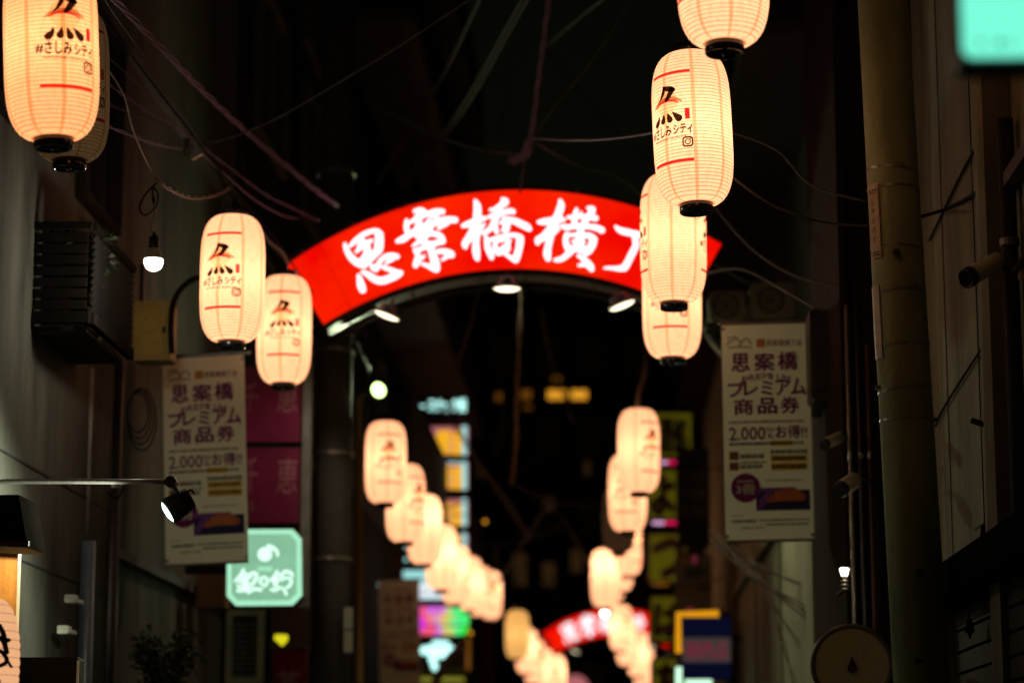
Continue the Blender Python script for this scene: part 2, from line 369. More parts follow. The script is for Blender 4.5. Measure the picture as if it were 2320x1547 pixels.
class Flat:
    """a sheet facing -Y (towards the viewer) whose local frame is (u right, v down) in metres; prints lie in front of it"""
    def __init__(s, tl, tr, bl):
        s.o = Vector(tl); s.U = Vector(tr)-s.o; s.V = Vector(bl)-s.o; s.N = -(s.U.cross(s.V)).normalized()
        if s.N.y > 0: s.N = -s.N
    def at(s, u, v, lift=.002): return s.o+s.U*u+s.V*v+s.N*lift
    def rect(s, mb, u0, v0, u1, v1, lift=.002):
        return mb.add([s.at(u0, v0, lift), s.at(u0, v1, lift), s.at(u1, v1, lift), s.at(u1, v0, lift)], [(0, 1, 2, 3)])
    def text(s, mb, body, u0, v0, u1, v1, bold=0.0, lift=.003, shear=0):
        vs, fs = text2d(body); n = max(1, len(body)); k = 0
        for dx, dy in (((0, 0),) if bold < .012 else ((-1, 0), (1, 0), (0, -1), (0, 1), (0, 0))):
            a, b = dx*bold*.85/n, dy*bold*.7; k += 1
            mb.add([s.at(u0+(u1-u0)*(x+a+shear*(y-.5)), v1+(v0-v1)*(y+b), lift+k*.0002) for x, y in vs], fs)
        return mb
    def stroke(s, mb, pts, lift=.003, sub=5):      # (u, v, width) brush stroke, width in u units
        return mb.add(*stroke_mesh(pts, lambda x, y: s.at(x, y, lift), sub, s.U.length/s.V.length))
    def ell(s, mb, u, v, ru, rv=None, lift=.003, n=28):
        rv = ru*s.U.length/s.V.length if rv is None else rv
        return mb.add([s.at(u+ru*math.cos(2*PI*i/n), v-rv*math.sin(2*PI*i/n), lift) for i in range(n)], [tuple(range(n))])
def stroke_mesh(pts, f, sub=5, asp=1.0, off=None):
    """variable width ribbon with round ends; x,y,width given in one plane, f maps (x,y) to 3D. asp: y units per x unit"""
    pts = catmull(pts, sub); L = []; R = []; n = len(pts)
    for i, (x, y, w) in enumerate(pts):
        a = pts[max(i-1, 0)]; b = pts[min(i+1, n-1)]
        dx, dy = b[0]-a[0], (b[1]-a[1])/asp; l = math.hypot(dx, dy) or 1e-6; nx, ny = -dy/l, dx/l
        L.append((x+nx*w/2, y+ny*w/2*asp)); R.append((x-nx*w/2, y-ny*w/2*asp))
    vs = []; fs = []
    for a, b in zip(L, R): vs += [f(*a), f(*b)]
    for i in range(n-1): fs.append((2*i, 2*i+1, 2*i+3, 2*i+2))
    for e, nb in ((0, 1), (n-1, n-2)):                    # round caps
        x, y, w = pts[e]; dx, dy = x-pts[nb][0], (y-pts[nb][1])/asp; a0 = math.atan2(dy, dx)
        b0 = len(vs); m = 8
        for j in range(m+1):
            t = a0-PI/2+PI*j/m; vs.append(f(x+w/2*math.cos(t), y+w/2*math.sin(t)*asp))
        fs.append(tuple(range(b0, b0+m+1)))
    return vs, fs
def rectpx(x0, y0, x1, y1, Y):         # pixel rectangle -> Flat at street distance Y
    return Flat(P(x0, y0, Y), P(x1, y0, Y), P(x0, y1, Y))
def lightbox(root, F, depth, casing='dark_metal', face='white_face', rim=.03, face_name='face'):
    """box behind a Flat: casing with a rim and the lit or painted face set in it"""
    o = F.at(0, 0, 0); a = F.at(1, 1, 0)
    x0, x1 = min(o.x, a.x), max(o.x, a.x); z0, z1 = min(o.z, a.z), max(o.z, a.z); y = (o.y+a.y)/2
    mb = MB().box(x0, x1, y+.004, y+depth, z0, z1)
    for q in ((x0, x1, z0, z0+rim), (x0, x1, z1-rim, z1), (x0, x0+rim, z0+rim, z1-rim), (x1-rim, x1, z0+rim, z1-rim)):
        mb.box(q[0], q[1], y-.018, y+.003, q[2], q[3])
    mb.build('casing', casing, root)
    MB().add([(x0+rim, y, z0+rim), (x1-rim, y, z0+rim), (x1-rim, y, z1-rim), (x0+rim, y, z1-rim)], [(0, 1, 2, 3)]).build(face_name, face, root)

# ------------------------------------------------------------------ setting: ground and the two sides of the alley
struct(MB().add([(-200, -50, 0), (200, -50, 0), (200, 400, 0), (-200, 400, 0)], [(0, 1, 2, 3)]).build('ground', 'asphalt'))
struct(MB().add([(-2.6, -10, .004), (.95, -10, .004), (.95, 72, .004), (-2.6, 72, .004)], [(0, 1, 2, 3)]).build('alley_road', 'paving'))
XL, XR = -3.0, 1.3
def window(root, plane, a0, a1, z0, z1, x, sgn, lit=None, bars=1, fr='window_frame'):
    """window on a wall: plane 'X' = wall running along the street at x, 'Y' = wall across it at y=x"""
    def bx(mb, a, b, c, d, p, q):
        if plane == 'X': mb.box(min(x+sgn*p, x+sgn*q), max(x+sgn*p, x+sgn*q), a, b, c, d)
        else: mb.box(a, b, min(x+sgn*p, x+sgn*q), max(x+sgn*p, x+sgn*q), c, d)
    mb = MB(); t = .05
    bx(mb, a0, a1, z0, z0+t, .002, .07); bx(mb, a0, a1, z1-t, z1, .002, .07)
    bx(mb, a0, a0+t, z0+t, z1-t, .002, .07); bx(mb, a1-t, a1, z0+t, z1-t, .002, .07)
    for i in range(bars):
        c = a0+(a1-a0)*(i+1)/(bars+1); bx(mb, c-.02, c+.02, z0+t, z1-t, .012, .06)
    w = mb.build('window', fr, root)
    g = MB(); bx(g, a0+t, a1-t, z0+t, z1-t, .004, .011)
    p = g.build('pane', lit or 'glass', root); p.parent = w
    return w
def building(name, label, x0, x1, y0, y1, h, mat, roof='slab', cat='building'):
    r = thing(name, label, cat, ((x0+x1)/2, (y0+y1)/2, 0))
    MB().box(x0, x1, y0, y1, .002, h).build('wall', mat, r)
    MB().box(x0-.12, x1+.12, y0-.12, y1+.12, h+.003, h+.25).build('roof', roof, r)
    return r
# left side
bA = building('building', 'stained grey stucco building along the left edge behind the balcony', -9, XL, 6, 14.62, 8.2, 'stucco')
for z in (2.75, 3.25, 5.9): MB().box(XL, XL+.004, 6.2, 14.5, z, z+.012).build('wall_joint', 'dark_metal', bA)
window(bA, 'X', 13.2, 14.2, 4.9, 6.1, XL, 1, fr='dark_wood')
window(bA, 'X', 10.6, 11.8, 4.9, 6.1, XL, 1, fr='dark_wood')
bB = building('building', 'pale pinkish stucco building behind the left voucher banner', -9, XL-.04, 14.63, 19.2, 9.4, 'stucco_pink')
for z in (3.0, 6.2): MB().box(XL-.04, XL+.02, 14.66, 19.1, z, z+.06).build('ledge', 'slab', bB)
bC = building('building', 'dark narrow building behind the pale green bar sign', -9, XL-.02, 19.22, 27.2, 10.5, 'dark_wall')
MB().box(-3.3, -2.66, 19.06, 19.215, .002, 3.1).build('bay_wall', 'dark_wall', bC)
wn = window(bC, 'Y', -3.0, -2.70, 2.42, 3.0, 19.055, -1, fr='green_frame', bars=0)
for i in range(11):
    z = 2.48+i*.043
    o = MB().obox((-2.89, 19.025, z+.015), (.11, .03, .006), (.7, 0, 0)).obox((-2.79, 19.025, z+.015), (.07, .03, .006), (.7, 0, 0)).build('louvre_slat', 'window_frame', bC); o.parent = wn
for k in range(3):
    for j in range(2): window(bC, 'X', 20+3.2*j, 21.8+3.2*j, 4.8+2.4*k if k < 2 else 9.0, 6.2+2.4*k if k < 2 else 10.1, XL-.02, 1)
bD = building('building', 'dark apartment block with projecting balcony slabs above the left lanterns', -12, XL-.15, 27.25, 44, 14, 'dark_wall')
for k in range(4):
    MB().box(XL-.15, XL+.75, 27.6, 43.6, 5.2+2.7*k, 5.38+2.7*k).build('balcony_slab', 'slab', bD)
    MB().box(XL+.70, XL+.74, 27.6, 43.6, 5.4+2.7*k, 6.2+2.7*k).build('balcony_rail', 'dark_metal', bD)
    for j in range(4): window(bD, 'X', 28.5+3.8*j, 30.6+3.8*j, 5.6+2.7*k, 7.4+2.7*k, XL-.15, 1)
bE = building('building', 'low dark building beyond the stacked lit signs', -12, XL-.3, 44.05, 71, 9, 'dark_wood')
for j in range(6): window(bE, 'X', 45.5+4*j, 47.6+4*j, 3.2, 4.8, XL-.3, 1)
# right side
wR = thing('building', 'weathered concrete building at the right edge behind the pole', 'building', (4, 10, 0))
MB().box(1.75, 9, 5, 13.3, .002, 8.5).build('wall', 'concrete', wR)
MB().box(1.63, 1.747, 10.15, 10.42, .01, 8.4).build('pilaster', 'concrete', wR)
MB().box(1.68, 1.747, 5.2, 10.1, 4.1, 4.16).build('ledge', 'slab', wR)
MB().box(1.6, 9.1, 4.9, 13.4, 8.503, 8.7).build('roof', 'slab', wR)
for y in (11.25, 12.3): MB().box(1.745, 1.7495, y, y+.006, 2.75, 8.4).build('panel_joint', 'dark_metal', wR)
wS = building('building', 'narrow dark brown timber building between the pole and the right banner', 1.32, 9, 13.45, 15.4, 7.6, 'dark_wood')
for i in range(9): MB().box(1.34+.2*i, 1.36+.2*i, 13.425, 13.447, .05, 7.5).build('batten', 'dark_wood', wS)
wT = thing('building', 'beige rendered building behind the right voucher banner crossed by cables', 'building', (4, 24, 0))
MB().box(XR, 9, 15.45, 24.98, .002, 4.5).build('wall', 'render_beige', wT)
MB().box(XR+.03, 9, 25.0, 33, .002, 6.6).build('wall', 'render_beige', wT)
MB().box(XR+.25, 9, 15.45, 24.98, 4.503, 6.6).build('upper_wall', 'dark_wall', wT)
MB().box(XR-.1, XR-.003, 24.4, 25.0, .01, 4.6).build('corner_post', 'concrete', wT)
MB().box(XR-.06, XR-.003, 15.6, 24.3, 3.5, 3.56).build('ledge', 'render_beige', wT)
MB().box(XR-.35, 9.1, 15.4, 33.1, 6.603, 6.8).build('roof', 'dark_wood', wT)
for y in (18.2, 21.3): MB().box(XR-.012, XR-.003, y, y+.02, .1, 4.4).build('panel_joint', 'dark_metal', wT)
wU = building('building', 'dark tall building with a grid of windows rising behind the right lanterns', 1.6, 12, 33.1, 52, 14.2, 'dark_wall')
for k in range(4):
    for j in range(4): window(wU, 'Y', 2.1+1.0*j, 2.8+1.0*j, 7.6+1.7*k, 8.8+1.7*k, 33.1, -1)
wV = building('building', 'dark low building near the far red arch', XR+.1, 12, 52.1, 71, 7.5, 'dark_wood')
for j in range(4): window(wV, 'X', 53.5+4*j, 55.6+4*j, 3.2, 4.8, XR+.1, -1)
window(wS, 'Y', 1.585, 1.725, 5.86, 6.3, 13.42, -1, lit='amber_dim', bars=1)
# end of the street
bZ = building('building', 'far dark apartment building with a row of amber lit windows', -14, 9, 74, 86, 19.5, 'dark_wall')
lits = {}
for k in range(6):
    for j in range(16):
        window(bZ, 'Y', -13+1.35*j, -12.2+1.35*j, 4.2+2.5*k, 5.5+2.5*k, 74, -1)
def far_window(x0, y0, x1, y1, lit):
    a = P(x0, y1, 73.9); b = P(x1, y0, 73.9)
    window(bZ, 'Y', a.x, b.x, a.z, b.z, 73.95, -1, lit=lit, bars=1)
for q in ((1238, 880, 1284, 908, 'amber_window'), (1291, 880, 1333, 908, 'amber_window'), (1178, 880, 1206, 908, 'amber_dim'), (1120, 886, 1140, 912, 'amber_dim'),
          (1248, 850, 1274, 866, 'amber_dim'), (1185, 915, 1208, 930, 'amber_dim')): far_window(*q)

# ------------------------------------------------------------------ paper lanterns
H2, R0, RC = .36, .18, .075
def rad(z):
    t = min(1, abs(z)/H2); return RC+(R0-RC)*(1-t**4.2)**(1/2.1)
def body_mesh(name, ribs, k, seg):
    prof = []
    for i in range(ribs):
        for j in range(k):
            z = -H2+2*H2*(i+j/k)/ribs
            prof.append((rad(z)+(.0034*math.sin(PI*j/k) if k > 1 else 0), z))
    prof.append((RC, H2)); return MB().lathe(prof, n=seg)
def logo_strokes():
    """the printed fish character, in bar-width units (x) and body-height fractions (y), traced from the lantern in focus"""
    X = lambda x: (x-603)/75; Y = lambda y: (y-608)/258
    s = {}
    s['ink_black'] = [
        [(X(622), Y(702), .02), (X(627), Y(697), .05), (X(632), Y(688), .085), (X(634), Y(680), .07)],
        [(X(633), Y(678), .05), (X(638), Y(681), .10), (X(647), Y(684), .12), (X(651), Y(686), .09)],
        [(X(648), Y(686), .13), (X(644), Y(693), .12), (X(638), Y(701), .08)],
        [(X(622), Y(725), .02), (X(620), Y(732), .09), (X(616), Y(737), .13), (X(614), Y(738), .11)],
        [(X(632), Y(723.5), .015), (X(631.5), Y(730), .08), (X(630), Y(735.5), .13)],
        [(X(639.5), Y(723.5), .015), (X(641), Y(730), .09), (X(643), Y(735.5), .14)],
        [(X(648), Y(723.5), .02), (X(653), Y(730), .10), (X(658), Y(735.5), .15)]]
    s['ink_tan'] = [[(X(611), Y(711), .02), (X(618), Y(705), .06), (X(630), Y(700), .075), (X(642), Y(699), .07), (X(654), Y(702), .07), (X(663), Y(707), .04)]]
    s['ink_pink'] = [[(X(615), Y(710), .02), (X(625), Y(704.5), .05), (X(637), Y(702.5), .06), (X(648), Y(704), .05), (X(658), Y(708.5), .02)]]
    s['ink_pale'] = [[(X(637), Y(708), .56), (X(637), Y(713), .52), (X(637), Y(718), .40), (X(637), Y(721), .34)]]
    return s
PW = math.radians(72)*R0          # printed block is 72 degrees wide
def wrapped(name, items, mat):
    """items: list of (verts2d, faces) with x in bar widths 0..1, y in body fractions 0..1 from the top; cut to strips and laid round the body"""
    bm = bmesh.new()
    for n, (vs, fs) in enumerate(items):
        bv = [bm.verts.new((v[0]*PW, v[1]*2*H2, n*1e-4)) for v in vs]
        for f in fs:
            try: bm.faces.new([bv[i] for i in f])
            except ValueError: pass
    step = .011; x = -.15
    while x < PW+.1:
        bmesh.ops.bisect_plane(bm, geom=bm.verts[:]+bm.edges[:]+bm.faces[:], plane_co=(x, 0, 0), plane_no=(1, 0, 0), dist=1e-6); x += step
    bmesh.ops.triangulate(bm, faces=[f for f in bm.faces if len(f.verts) > 4])
    for v in bm.verts:
        a = (v.co.x-PW/2)/R0; z = H2-v.co.y; r = rad(z)+.0040+v.co.z
        v.co = (r*math.sin(a), -r*math.cos(a), z)
    me = bpy.data.meshes.new(name); bm.to_mesh(me); bm.free(); me.materials.append(M[mat]); return me
def t2(body, x0, y0, x1, y1, bold=0.0):
    vs, fs = text2d(body, bold); return ([(x0+(x1-x0)*a, y1+(y0-y1)*b) for a, b in vs], fs)
def r2(x0, y0, x1, y1): return ([(x0, y0), (x0, y1), (x1, y1), (x1, y0)], [(0, 1, 2, 3)])
ASP = PW/(2*H2)
def st2(pts): vs, fs = stroke_mesh(pts, lambda x, y: (x, y), 5, ASP); return vs, fs
_ls = logo_strokes()
insta = []
def rr_ring(cx, cy_, w, rad_, t, n=7):      # rounded square outline
    o, i_ = [], []
    for q in range(4):
        a0 = q*PI/2
        sx, sy = (1, -1, -1, 1)[q], (1, 1, -1, -1)[q]
        for j in range(n+1):
            a = a0+PI/2*j/n
            for L_, rr, hw in ((o, rad_, w/2), (i_, rad_-t, w/2-t)):
                L_.append((cx+sx*(hw-rr)+rr*math.cos(a), cy_+(sy*(hw-rr)+rr*math.sin(a))*ASP))
    m = len(o); return (o+i_, [(k, (k+1) % m, m+(k+1) % m, m+k) for k in range(m)])
def ring2(cx, cy_, r1, r_, n=24):
    o = [(cx+r1*math.cos(2*PI*i/n), cy_+r1*math.sin(2*PI*i/n)*ASP) for i in range(n)]; i_ = [(cx+r_*math.cos(2*PI*i/n), cy_+r_*math.sin(2*PI*i/n)*ASP) for i in range(n)]
    return (o+i_, [(k, (k+1) % n, n+(k+1) % n, n+k) for k in range(n)])
ic = (.89, .655)
blk = [st2(p) for p in _ls['ink_black']]+[t2('#', -.06, .545, .085, .595, .02), t2('さしみ', .10, .526, .56, .602, .032), t2('シティ', .60, .531, 1.0, .60, .03),
       t2('NAGASAKI QUALITY', .08, .611, .88, .626, .03), rr_ring(*ic, .22, .065, .032), ring2(*ic, .062, .04), ring2(ic[0]+.055, ic[1]-.055*ASP, .016, .001, 10)]
red = [r2(0, .176, 1, .194), r2(0, .763, 1, .781)]
PRM = {'fish_head': wrapped('fish_head', blk[:3], 'ink_black'), **{'fish_fin_%d' % i: wrapped('fish_fin', [blk[i]], 'ink_black') for i in (3, 4, 5, 6)}, 'lettering': wrapped('lettering', blk[7:11], 'ink_black'), 'camera_icon': wrapped('camera_icon', blk[11:], 'ink_black'),
       'upper_red_bar': wrapped('upper_red_bar', red[:1], 'ink_red'), 'lower_red_bar': wrapped('lower_red_bar', red[1:], 'ink_red'),
       'bowl_rim': wrapped('bowl_rim', [st2(p) for p in _ls['ink_tan']], 'ink_tan'), 'bowl_slice': wrapped('bowl_slice', [st2(p) for p in _ls['ink_pink']], 'ink_pink'),
       'bowl_tint': wrapped('bowl_tint', [st2(p) for p in _ls['ink_pale']], 'ink_pale'),
       'seal': wrapped('seal', [r2(.86, .435, .955, .506)], 'ink_red'), 'seal_lettering': wrapped('seal_lettering', [t2('長', .865, .437, .95, .468, .02), t2('崎', .865, .472, .95, .503, .02)], 'ink_white')}
for k_, l_ in (('bowl_slice', .0004), ('seal_lettering', .0006), ('bowl_tint', -.0003)):
    for v in PRM[k_].vertices:
        n_ = Vector((v.co.x, v.co.y, 0)).normalized(); v.co = v.co+n_*l_
def mesh_of(mb, name, mat, smooth=False):
    o = mb.build(name, mat, smooth=smooth); me = o.data; bpy.data.objects.remove(o); return me
near_b = mesh_of(body_mesh('shade', RIBS, 4, 72), 'shade', 'paper', True)
far_b = mesh_of(body_mesh('shade', 24, 1, 36), 'shade', 'paper_far', True)
BM = {('near', 'paper'): near_b, ('far', 'paper_far'): far_b}
def body(kind, mat):
    if (kind, mat) not in BM:
        me = (near_b if kind == 'near' else far_b).copy(); me.materials.clear(); me.materials.append(M[mat]); BM[(kind, mat)] = me
    return BM[(kind, mat)]
capb = mesh_of(MB().lathe([(RC-.006, -H2+.012), (RC+.002, -H2+.006), (RC+.003, -H2-.036), (RC-.001, -H2-.041), (RC-.008, -H2-.041), (RC-.009, -H2+.01)], n=48), 'bottom_cap', 'gloss_black', True)
capt = mesh_of(MB().lathe([(RC-.009, H2-.01), (RC+.003, H2-.004), (RC+.003, H2+.036), (RC-.001, H2+.041), (RC-.009, H2+.041)], n=48), 'top_cap', 'gloss_black', True)
cover = MB().disc((0, 0, -H2-.030), RC-.009, (0, 0, -1), 40)
cover.lathe([(.004, -H2-.046), (.012, -H2-.044), (.014, -H2-.030)], n=12)
for a in (.4, 2.5, 4.6):
    cover.obox((.04*math.cos(a), .04*math.sin(a), -H2-.033), (.058, .008, .006), (0, 0, a))
cover = mesh_of(cover, 'bottom_cover', 'cap_glass')
ring = MB(); ring.tube([(.014*math.cos(t*PI/8), 0, -H2-.055+.014*math.sin(t*PI/8)) for t in range(17)], .0013, 6, 1)
ring = mesh_of(ring, 'wire_ring', 'wire', True)
bail = MB().tube([(-.07, 0, H2+.03), (-.06, 0, H2+.075), (-.02, 0, H2+.115), (.02, 0, H2+.115), (.06, 0, H2+.075), (.07, 0, H2+.03)], .0016, 6, 4)
bail.cyl((0, 0, H2+.02), (0, 0, H2+.085), .019, .015, 12)
bail = mesh_of(bail, 'bail_and_socket', 'gloss_black', True)
LG = 'paper lanterns strung in two rows over the alley'
LROOTS = []
def lantern(x, yb, w, rotp, label, kind='near', mat=None, power=1.7, prints=True, tilt=0, lift=0, lean=0):
    """x: centre, yb: bottom edge of the paper, w: width in the photograph; distance follows from the real 0.36 m"""
    Y = FPX*2*R0/w
    a = P(x, yb, Y); loc = Vector((a.x, Y, a.z+H2*math.cos(th)))
    r = thing('paper_lantern', label, 'lantern', loc, LG)
    beta = math.atan2(loc.x, loc.y)
    r.rotation_euler = (math.radians(lean), math.radians(tilt), math.radians(rotp)-beta)
    mat = mat or ('paper' if kind == 'near' else 'paper_far')
    def add(nm, me):
        o = bpy.data.objects.new(nm, me); C.objects.link(o); o.parent = r; return o
    b = add('shade', body(kind, mat)); add('top_cap', capt); add('bottom_cap', capb); add('bottom_cover', cover)
    add('bail', bail); add('wire_ring', ring)
    if prints:
        for k_, me in PRM.items():
            k_ = 'fish_fin' if k_.startswith('fish_fin') else k_; o = add(k_, me); o.parent = b
            if rotp is not None and prints == 2:
                o2 = add(k_, me); o2.parent = b; o2.rotation_euler = (0, 0, PI)
    if power:
        ld = bpy.data.lights.get('bulb_%.2f' % power) or bpy.data.lights.new('bulb_%.2f' % power, 'POINT')
        ld.energy = power; ld.color = (1, .90, .74); ld.shadow_soft_size = .03; ld.use_soft_falloff = False
        o = bpy.data.objects.new('lantern_bulb', ld); C.objects.link(o); o.parent = r; o.location = (0, 0, lift)
    LROOTS.append((r, loc.copy(), Y)); return r
# left row
lantern(109, 310, 219, 20, 'large lit lantern in the top left corner, hanging in front of the unlit one', tilt=-3.5, mat='paper_warm', power=1.4)
lantern(152, 360, 184, 24, 'unlit grey-brown lantern half hidden behind the large top left lantern', mat='paper_dark', power=0, tilt=-2)
lantern(524, 771, 148, -21, 'lit lantern on the left, higher of the pair at the red arch end', prints=2)
lantern(642, 866, 125, -2, 'lit lantern overlapping the left end of the large red arch, lower of its pair', prints=2)
lantern(873, 1137, 93, 12, 'lit lantern directly under the starburst floodlight', prints=2)
lantern(918, 1225, 88, 47, 'lit lantern half behind the one under the floodlight, against the rose coloured lit signs', prints=2)
lantern(962, 1276, 79, 120, 'lantern with a white hot glow band at its middle, third below the floodlight', 'far', power=3.5, lift=.12)
lantern(1000, 1334, 73, 110, 'lantern in the left cluster overlapping the white lit shop sign', 'far', power=4.0, lift=.05)
lantern(1033, 1366, 66, 80, 'lantern in the left cluster just above the rainbow coloured sign', 'far', power=3.5, lift=.08)
lantern(1063, 1380, 60, 130, 'lantern in the middle of the left cluster with a bright centre spot', 'far', power=3.7, lift=.02)
lantern(1086, 1394, 56, 60, 'lantern second from the right end of the left cluster', 'far', power=2.2)
lantern(1110, 1401, 54, 20, 'lantern at the lower right end of the left cluster', 'far', power=3.3, lift=.05)
lantern(1172, 1490, 54, 200, 'yellowish dim lantern at the head of the farthest left string', 'far', mat='paper_dim', power=0.7)
lantern(1194, 1524, 50, 90, 'far lantern just below the yellowish dim one', 'far', power=3.5, lift=.05)
lantern(1212, 1547, 49, 40, 'far lantern at the bottom, third of the farthest left string', 'far', power=2.2)
lantern(1232, 1566, 48, 150, 'far lantern at the bottom edge, fourth of the farthest left string', 'far', power=3.5, lift=.05)
lantern(1258, 1584, 50, 0, 'far lantern at the bottom edge beside the second red arch', 'far', power=3.3, lift=.1)
# right row
lantern(1640, 99, 215, -74, 'lit lantern cut by the top edge of the picture, its bottom cap shining blue', tilt=-1.5)
lantern(1571, 462, 182, -36, 'sharp lit lantern with black fish lettering, hanging above the right end of the red arch', tilt=-2.5)
lantern(1527, 683, 151, 93, 'lit lantern hiding the last character of the red arch sign', prints=2)
lantern(1524, 808, 134, -5, 'lit lantern tucked below and behind the one that hides the arch lettering', prints=2)
lantern(1448, 1113, 95, 42, 'lit lantern on its own long twisted cord right of the arch opening', prints=2)
lantern(1423, 1201, 87, -8, 'lit lantern half behind the one on the long twisted cord', prints=2)
lantern(1402, 1250, 74, 100, 'dark unlit lantern in the right string between glowing ones', 'far', mat='paper_dark', power=0.0)
lantern(1421, 1302, 66, 60, 'lantern with faint print right below the dark unlit one', 'far', power=4.0, lift=.12)
lantern(1404, 1338, 62, 20, 'lantern in the middle of the right cluster above the second arch', 'far', power=2.4)
lantern(1372, 1374, 66, 140, 'lantern at the lower left of the right cluster, just above the round white lamp', 'far', power=4.0, lift=.14)
lantern(1388, 1358, 60, 140, 'lantern wedged between its neighbours in the right cluster', 'far', power=2.6)
lantern(1407, 1472, 51, 30, 'far lantern in front of the second red arch lettering', 'far', power=3.5)
lantern(1422, 1506, 50, 70, 'far lantern just below the second red arch', 'far', power=2.4)
lantern(1446, 1530, 49, 100, 'far lantern low on the right, beside the yellow vertical sign', 'far', power=3.3)
lantern(1460, 1560, 46, 10, 'far lantern at the bottom edge beside the yellow vertical sign', 'far', power=2.2)

# added glowing panes that lift the dark centre; no lit windows known there
M['brown_dim'] = emit('dim_brown_interior_light', lin((46, 30, 14)), 1.0, .4, 1.5)
for x0, y0, x1, y1 in ((1096, 1240, 1128, 1300), (1160, 1250, 1196, 1330), (1226, 1270, 1260, 1330), (1290, 1240, 1322, 1300), (1070, 1060, 1092, 1100), (1230, 1120, 1256, 1160), (1320, 1040, 1340, 1080)): far_window(x0, y0, x1, y1, 'brown_dim')
# ------------------------------------------------------------------ the red arch sign
def circle3(a, b, c):
    ax, ay, bx, by, cx, cy_ = *a, *b, *c
    d = 2*(ax*(by-cy_)+bx*(cy_-ay)+cx*(ay-by))
    ux = ((ax*ax+ay*ay)*(by-cy_)+(bx*bx+by*by)*(cy_-ay)+(cx*cx+cy_*cy_)*(ay-by))/d
    uy = ((ax*ax+ay*ay)*(cx-bx)+(bx*bx+by*by)*(ax-cx)+(cx*cx+cy_*cy_)*(bx-ax))/d
    return ux, uy, math.hypot(ax-ux, ay-uy)
AY = 17.0
p2 = lambda x, y: (lambda q: (q.x, q.z))(P(x, y, AY))
def arc(a, b, c, n, dr=0):
    ux, uy, r = circle3(a, b, c); t0 = math.atan2(a[1]-uy, a[0]-ux); t1 = math.atan2(c[1]-uy, c[0]-ux)
    return [(ux+(r+dr)*math.cos(t0+(t1-t0)*i/n), uy+(r+dr)*math.sin(t0+(t1-t0)*i/n)) for i in range(n+1)]
N = 48
outer = arc(p2(650, 600), p2(1135, 432), p2(1635, 553), N); inner = arc(p2(733, 735), p2(1150, 609), p2(1552, 701), N)
ar = thing('arch_sign', 'large glowing red arch sign with white brush lettering across the alley', 'arch sign', (-.75, AY, 4.5), 'red arch signs over the alley')
def band(o_, i_, y0, y1):
    mb = MB(); n = len(o_)
    vs = [(x, y, z) for y in (y0, y1) for L_ in (o_, i_) for x, z in L_]
    g = lambda k, l_, j: k*2*n+l_*n+j
    fs = []
    for j in range(n-1):
        fs += [(g(0, 0, j), g(0, 1, j), g(0, 1, j+1), g(0, 0, j+1)), (g(1, 0, j), g(1, 0, j+1), g(1, 1, j+1), g(1, 1, j)),
               (g(0, 0, j), g(0, 0, j+1), g(1, 0, j+1), g(1, 0, j)), (g(0, 1, j), g(1, 1, j), g(1, 1, j+1), g(0, 1, j+1))]
    fs += [(g(0, 0, 0), g(1, 0, 0), g(1, 1, 0), g(0, 1, 0)), (g(0, 0, n-1), g(0, 1, n-1), g(1, 1, n-1), g(1, 0, n-1))]
    return mb.add(vs, fs)
mb = MB(); n_ = N+1
mb.add([(x, AY, z) for x, z in outer]+[(x, AY, z) for x, z in inner], [(j, n_+j, n_+j+1, j+1) for j in range(N)])
mb.build('face', 'red_face', ar)
def off(L_, cfit, dr):
    ux, uy, r = cfit; return [(ux+(x-ux)*(1+dr/r), uy+(z-uy)*(1+dr/r)) for x, z in L_]
cfo = circle3(outer[0], outer[N//2], outer[N]); cfi = circle3(inner[0], inner[N//2], inner[N])
band(off(outer, cfo, .012), off(inner, cfi, -.045), AY+.004, AY+.24).build('casing', 'black_metal', ar)
band(off(outer, cfo, .035), off(outer, cfo, .014), AY-.015, AY+.26).build('top_flashing', 'dark_metal', ar)
rail = [(x, AY+.13, z) for x, z in off(inner, cfi, -.105)]
MB().tube(rail, .024, 10, 1).build('curved_rail', 'dark_metal', ar, True)
for i in (3, 12, 21, 27, 36, 45):
    a = inner[i]; b = off(inner, cfi, -.105)[i]
    MB().cyl((a[0], AY+.13, a[1]), (b[0], AY+.13, b[1]), .012, n=8).build('rail_bracket', 'steel', ar)
for pts_, w_ in (([(655, 606), (700, 740), (745, 768), (780, 755)], .02), ([(738, 738), (790, 722), (850, 690)], .03)):
    MB().tube([tuple(P(a, b, AY+.12)) for a, b in pts_], w_, 8).build('end_strut', 'soot', ar, True)
for x, y, tl in ((877, 713, 21), (1149, 652, 0), (1409, 690, -21), (1548, 752, -34)):
    c = P(x, y, AY-.02); t = math.radians(tl); ax = Vector((math.sin(t), 0, math.cos(t)))
    d = MB().lathe([(.001, .075), (.062, .07), (.07, .055), (.072, .02), (.10, .012), (.101, -.006), (.096, -.009)], c, ax, 32).build('downlight', 'steel', ar, True)
    l_ = MB().lathe([(.001, -.024), (.04, -.022), (.075, -.016), (.094, -.006), (.096, .0)], c, ax, 32).build('lens', 'downlight', ar, True); l_.parent = d
    MB().cyl(c+ax*.07, c+ax*.12, .014, n=8).build('lamp_stem', 'steel', ar)
    sd = bpy.data.lights.new('downlight_beam', 'SPOT'); sd.energy = 30; sd.color = (1, .86, .6); sd.spot_size = math.radians(120); sd.spot_blend = .6; sd.shadow_soft_size = .08
    so = bpy.data.objects.new('downlight_beam', sd); C.objects.link(so); so.parent = ar; so.location = c-ax*.05-ar.location
    so.rotation_euler = (0, t, 0)
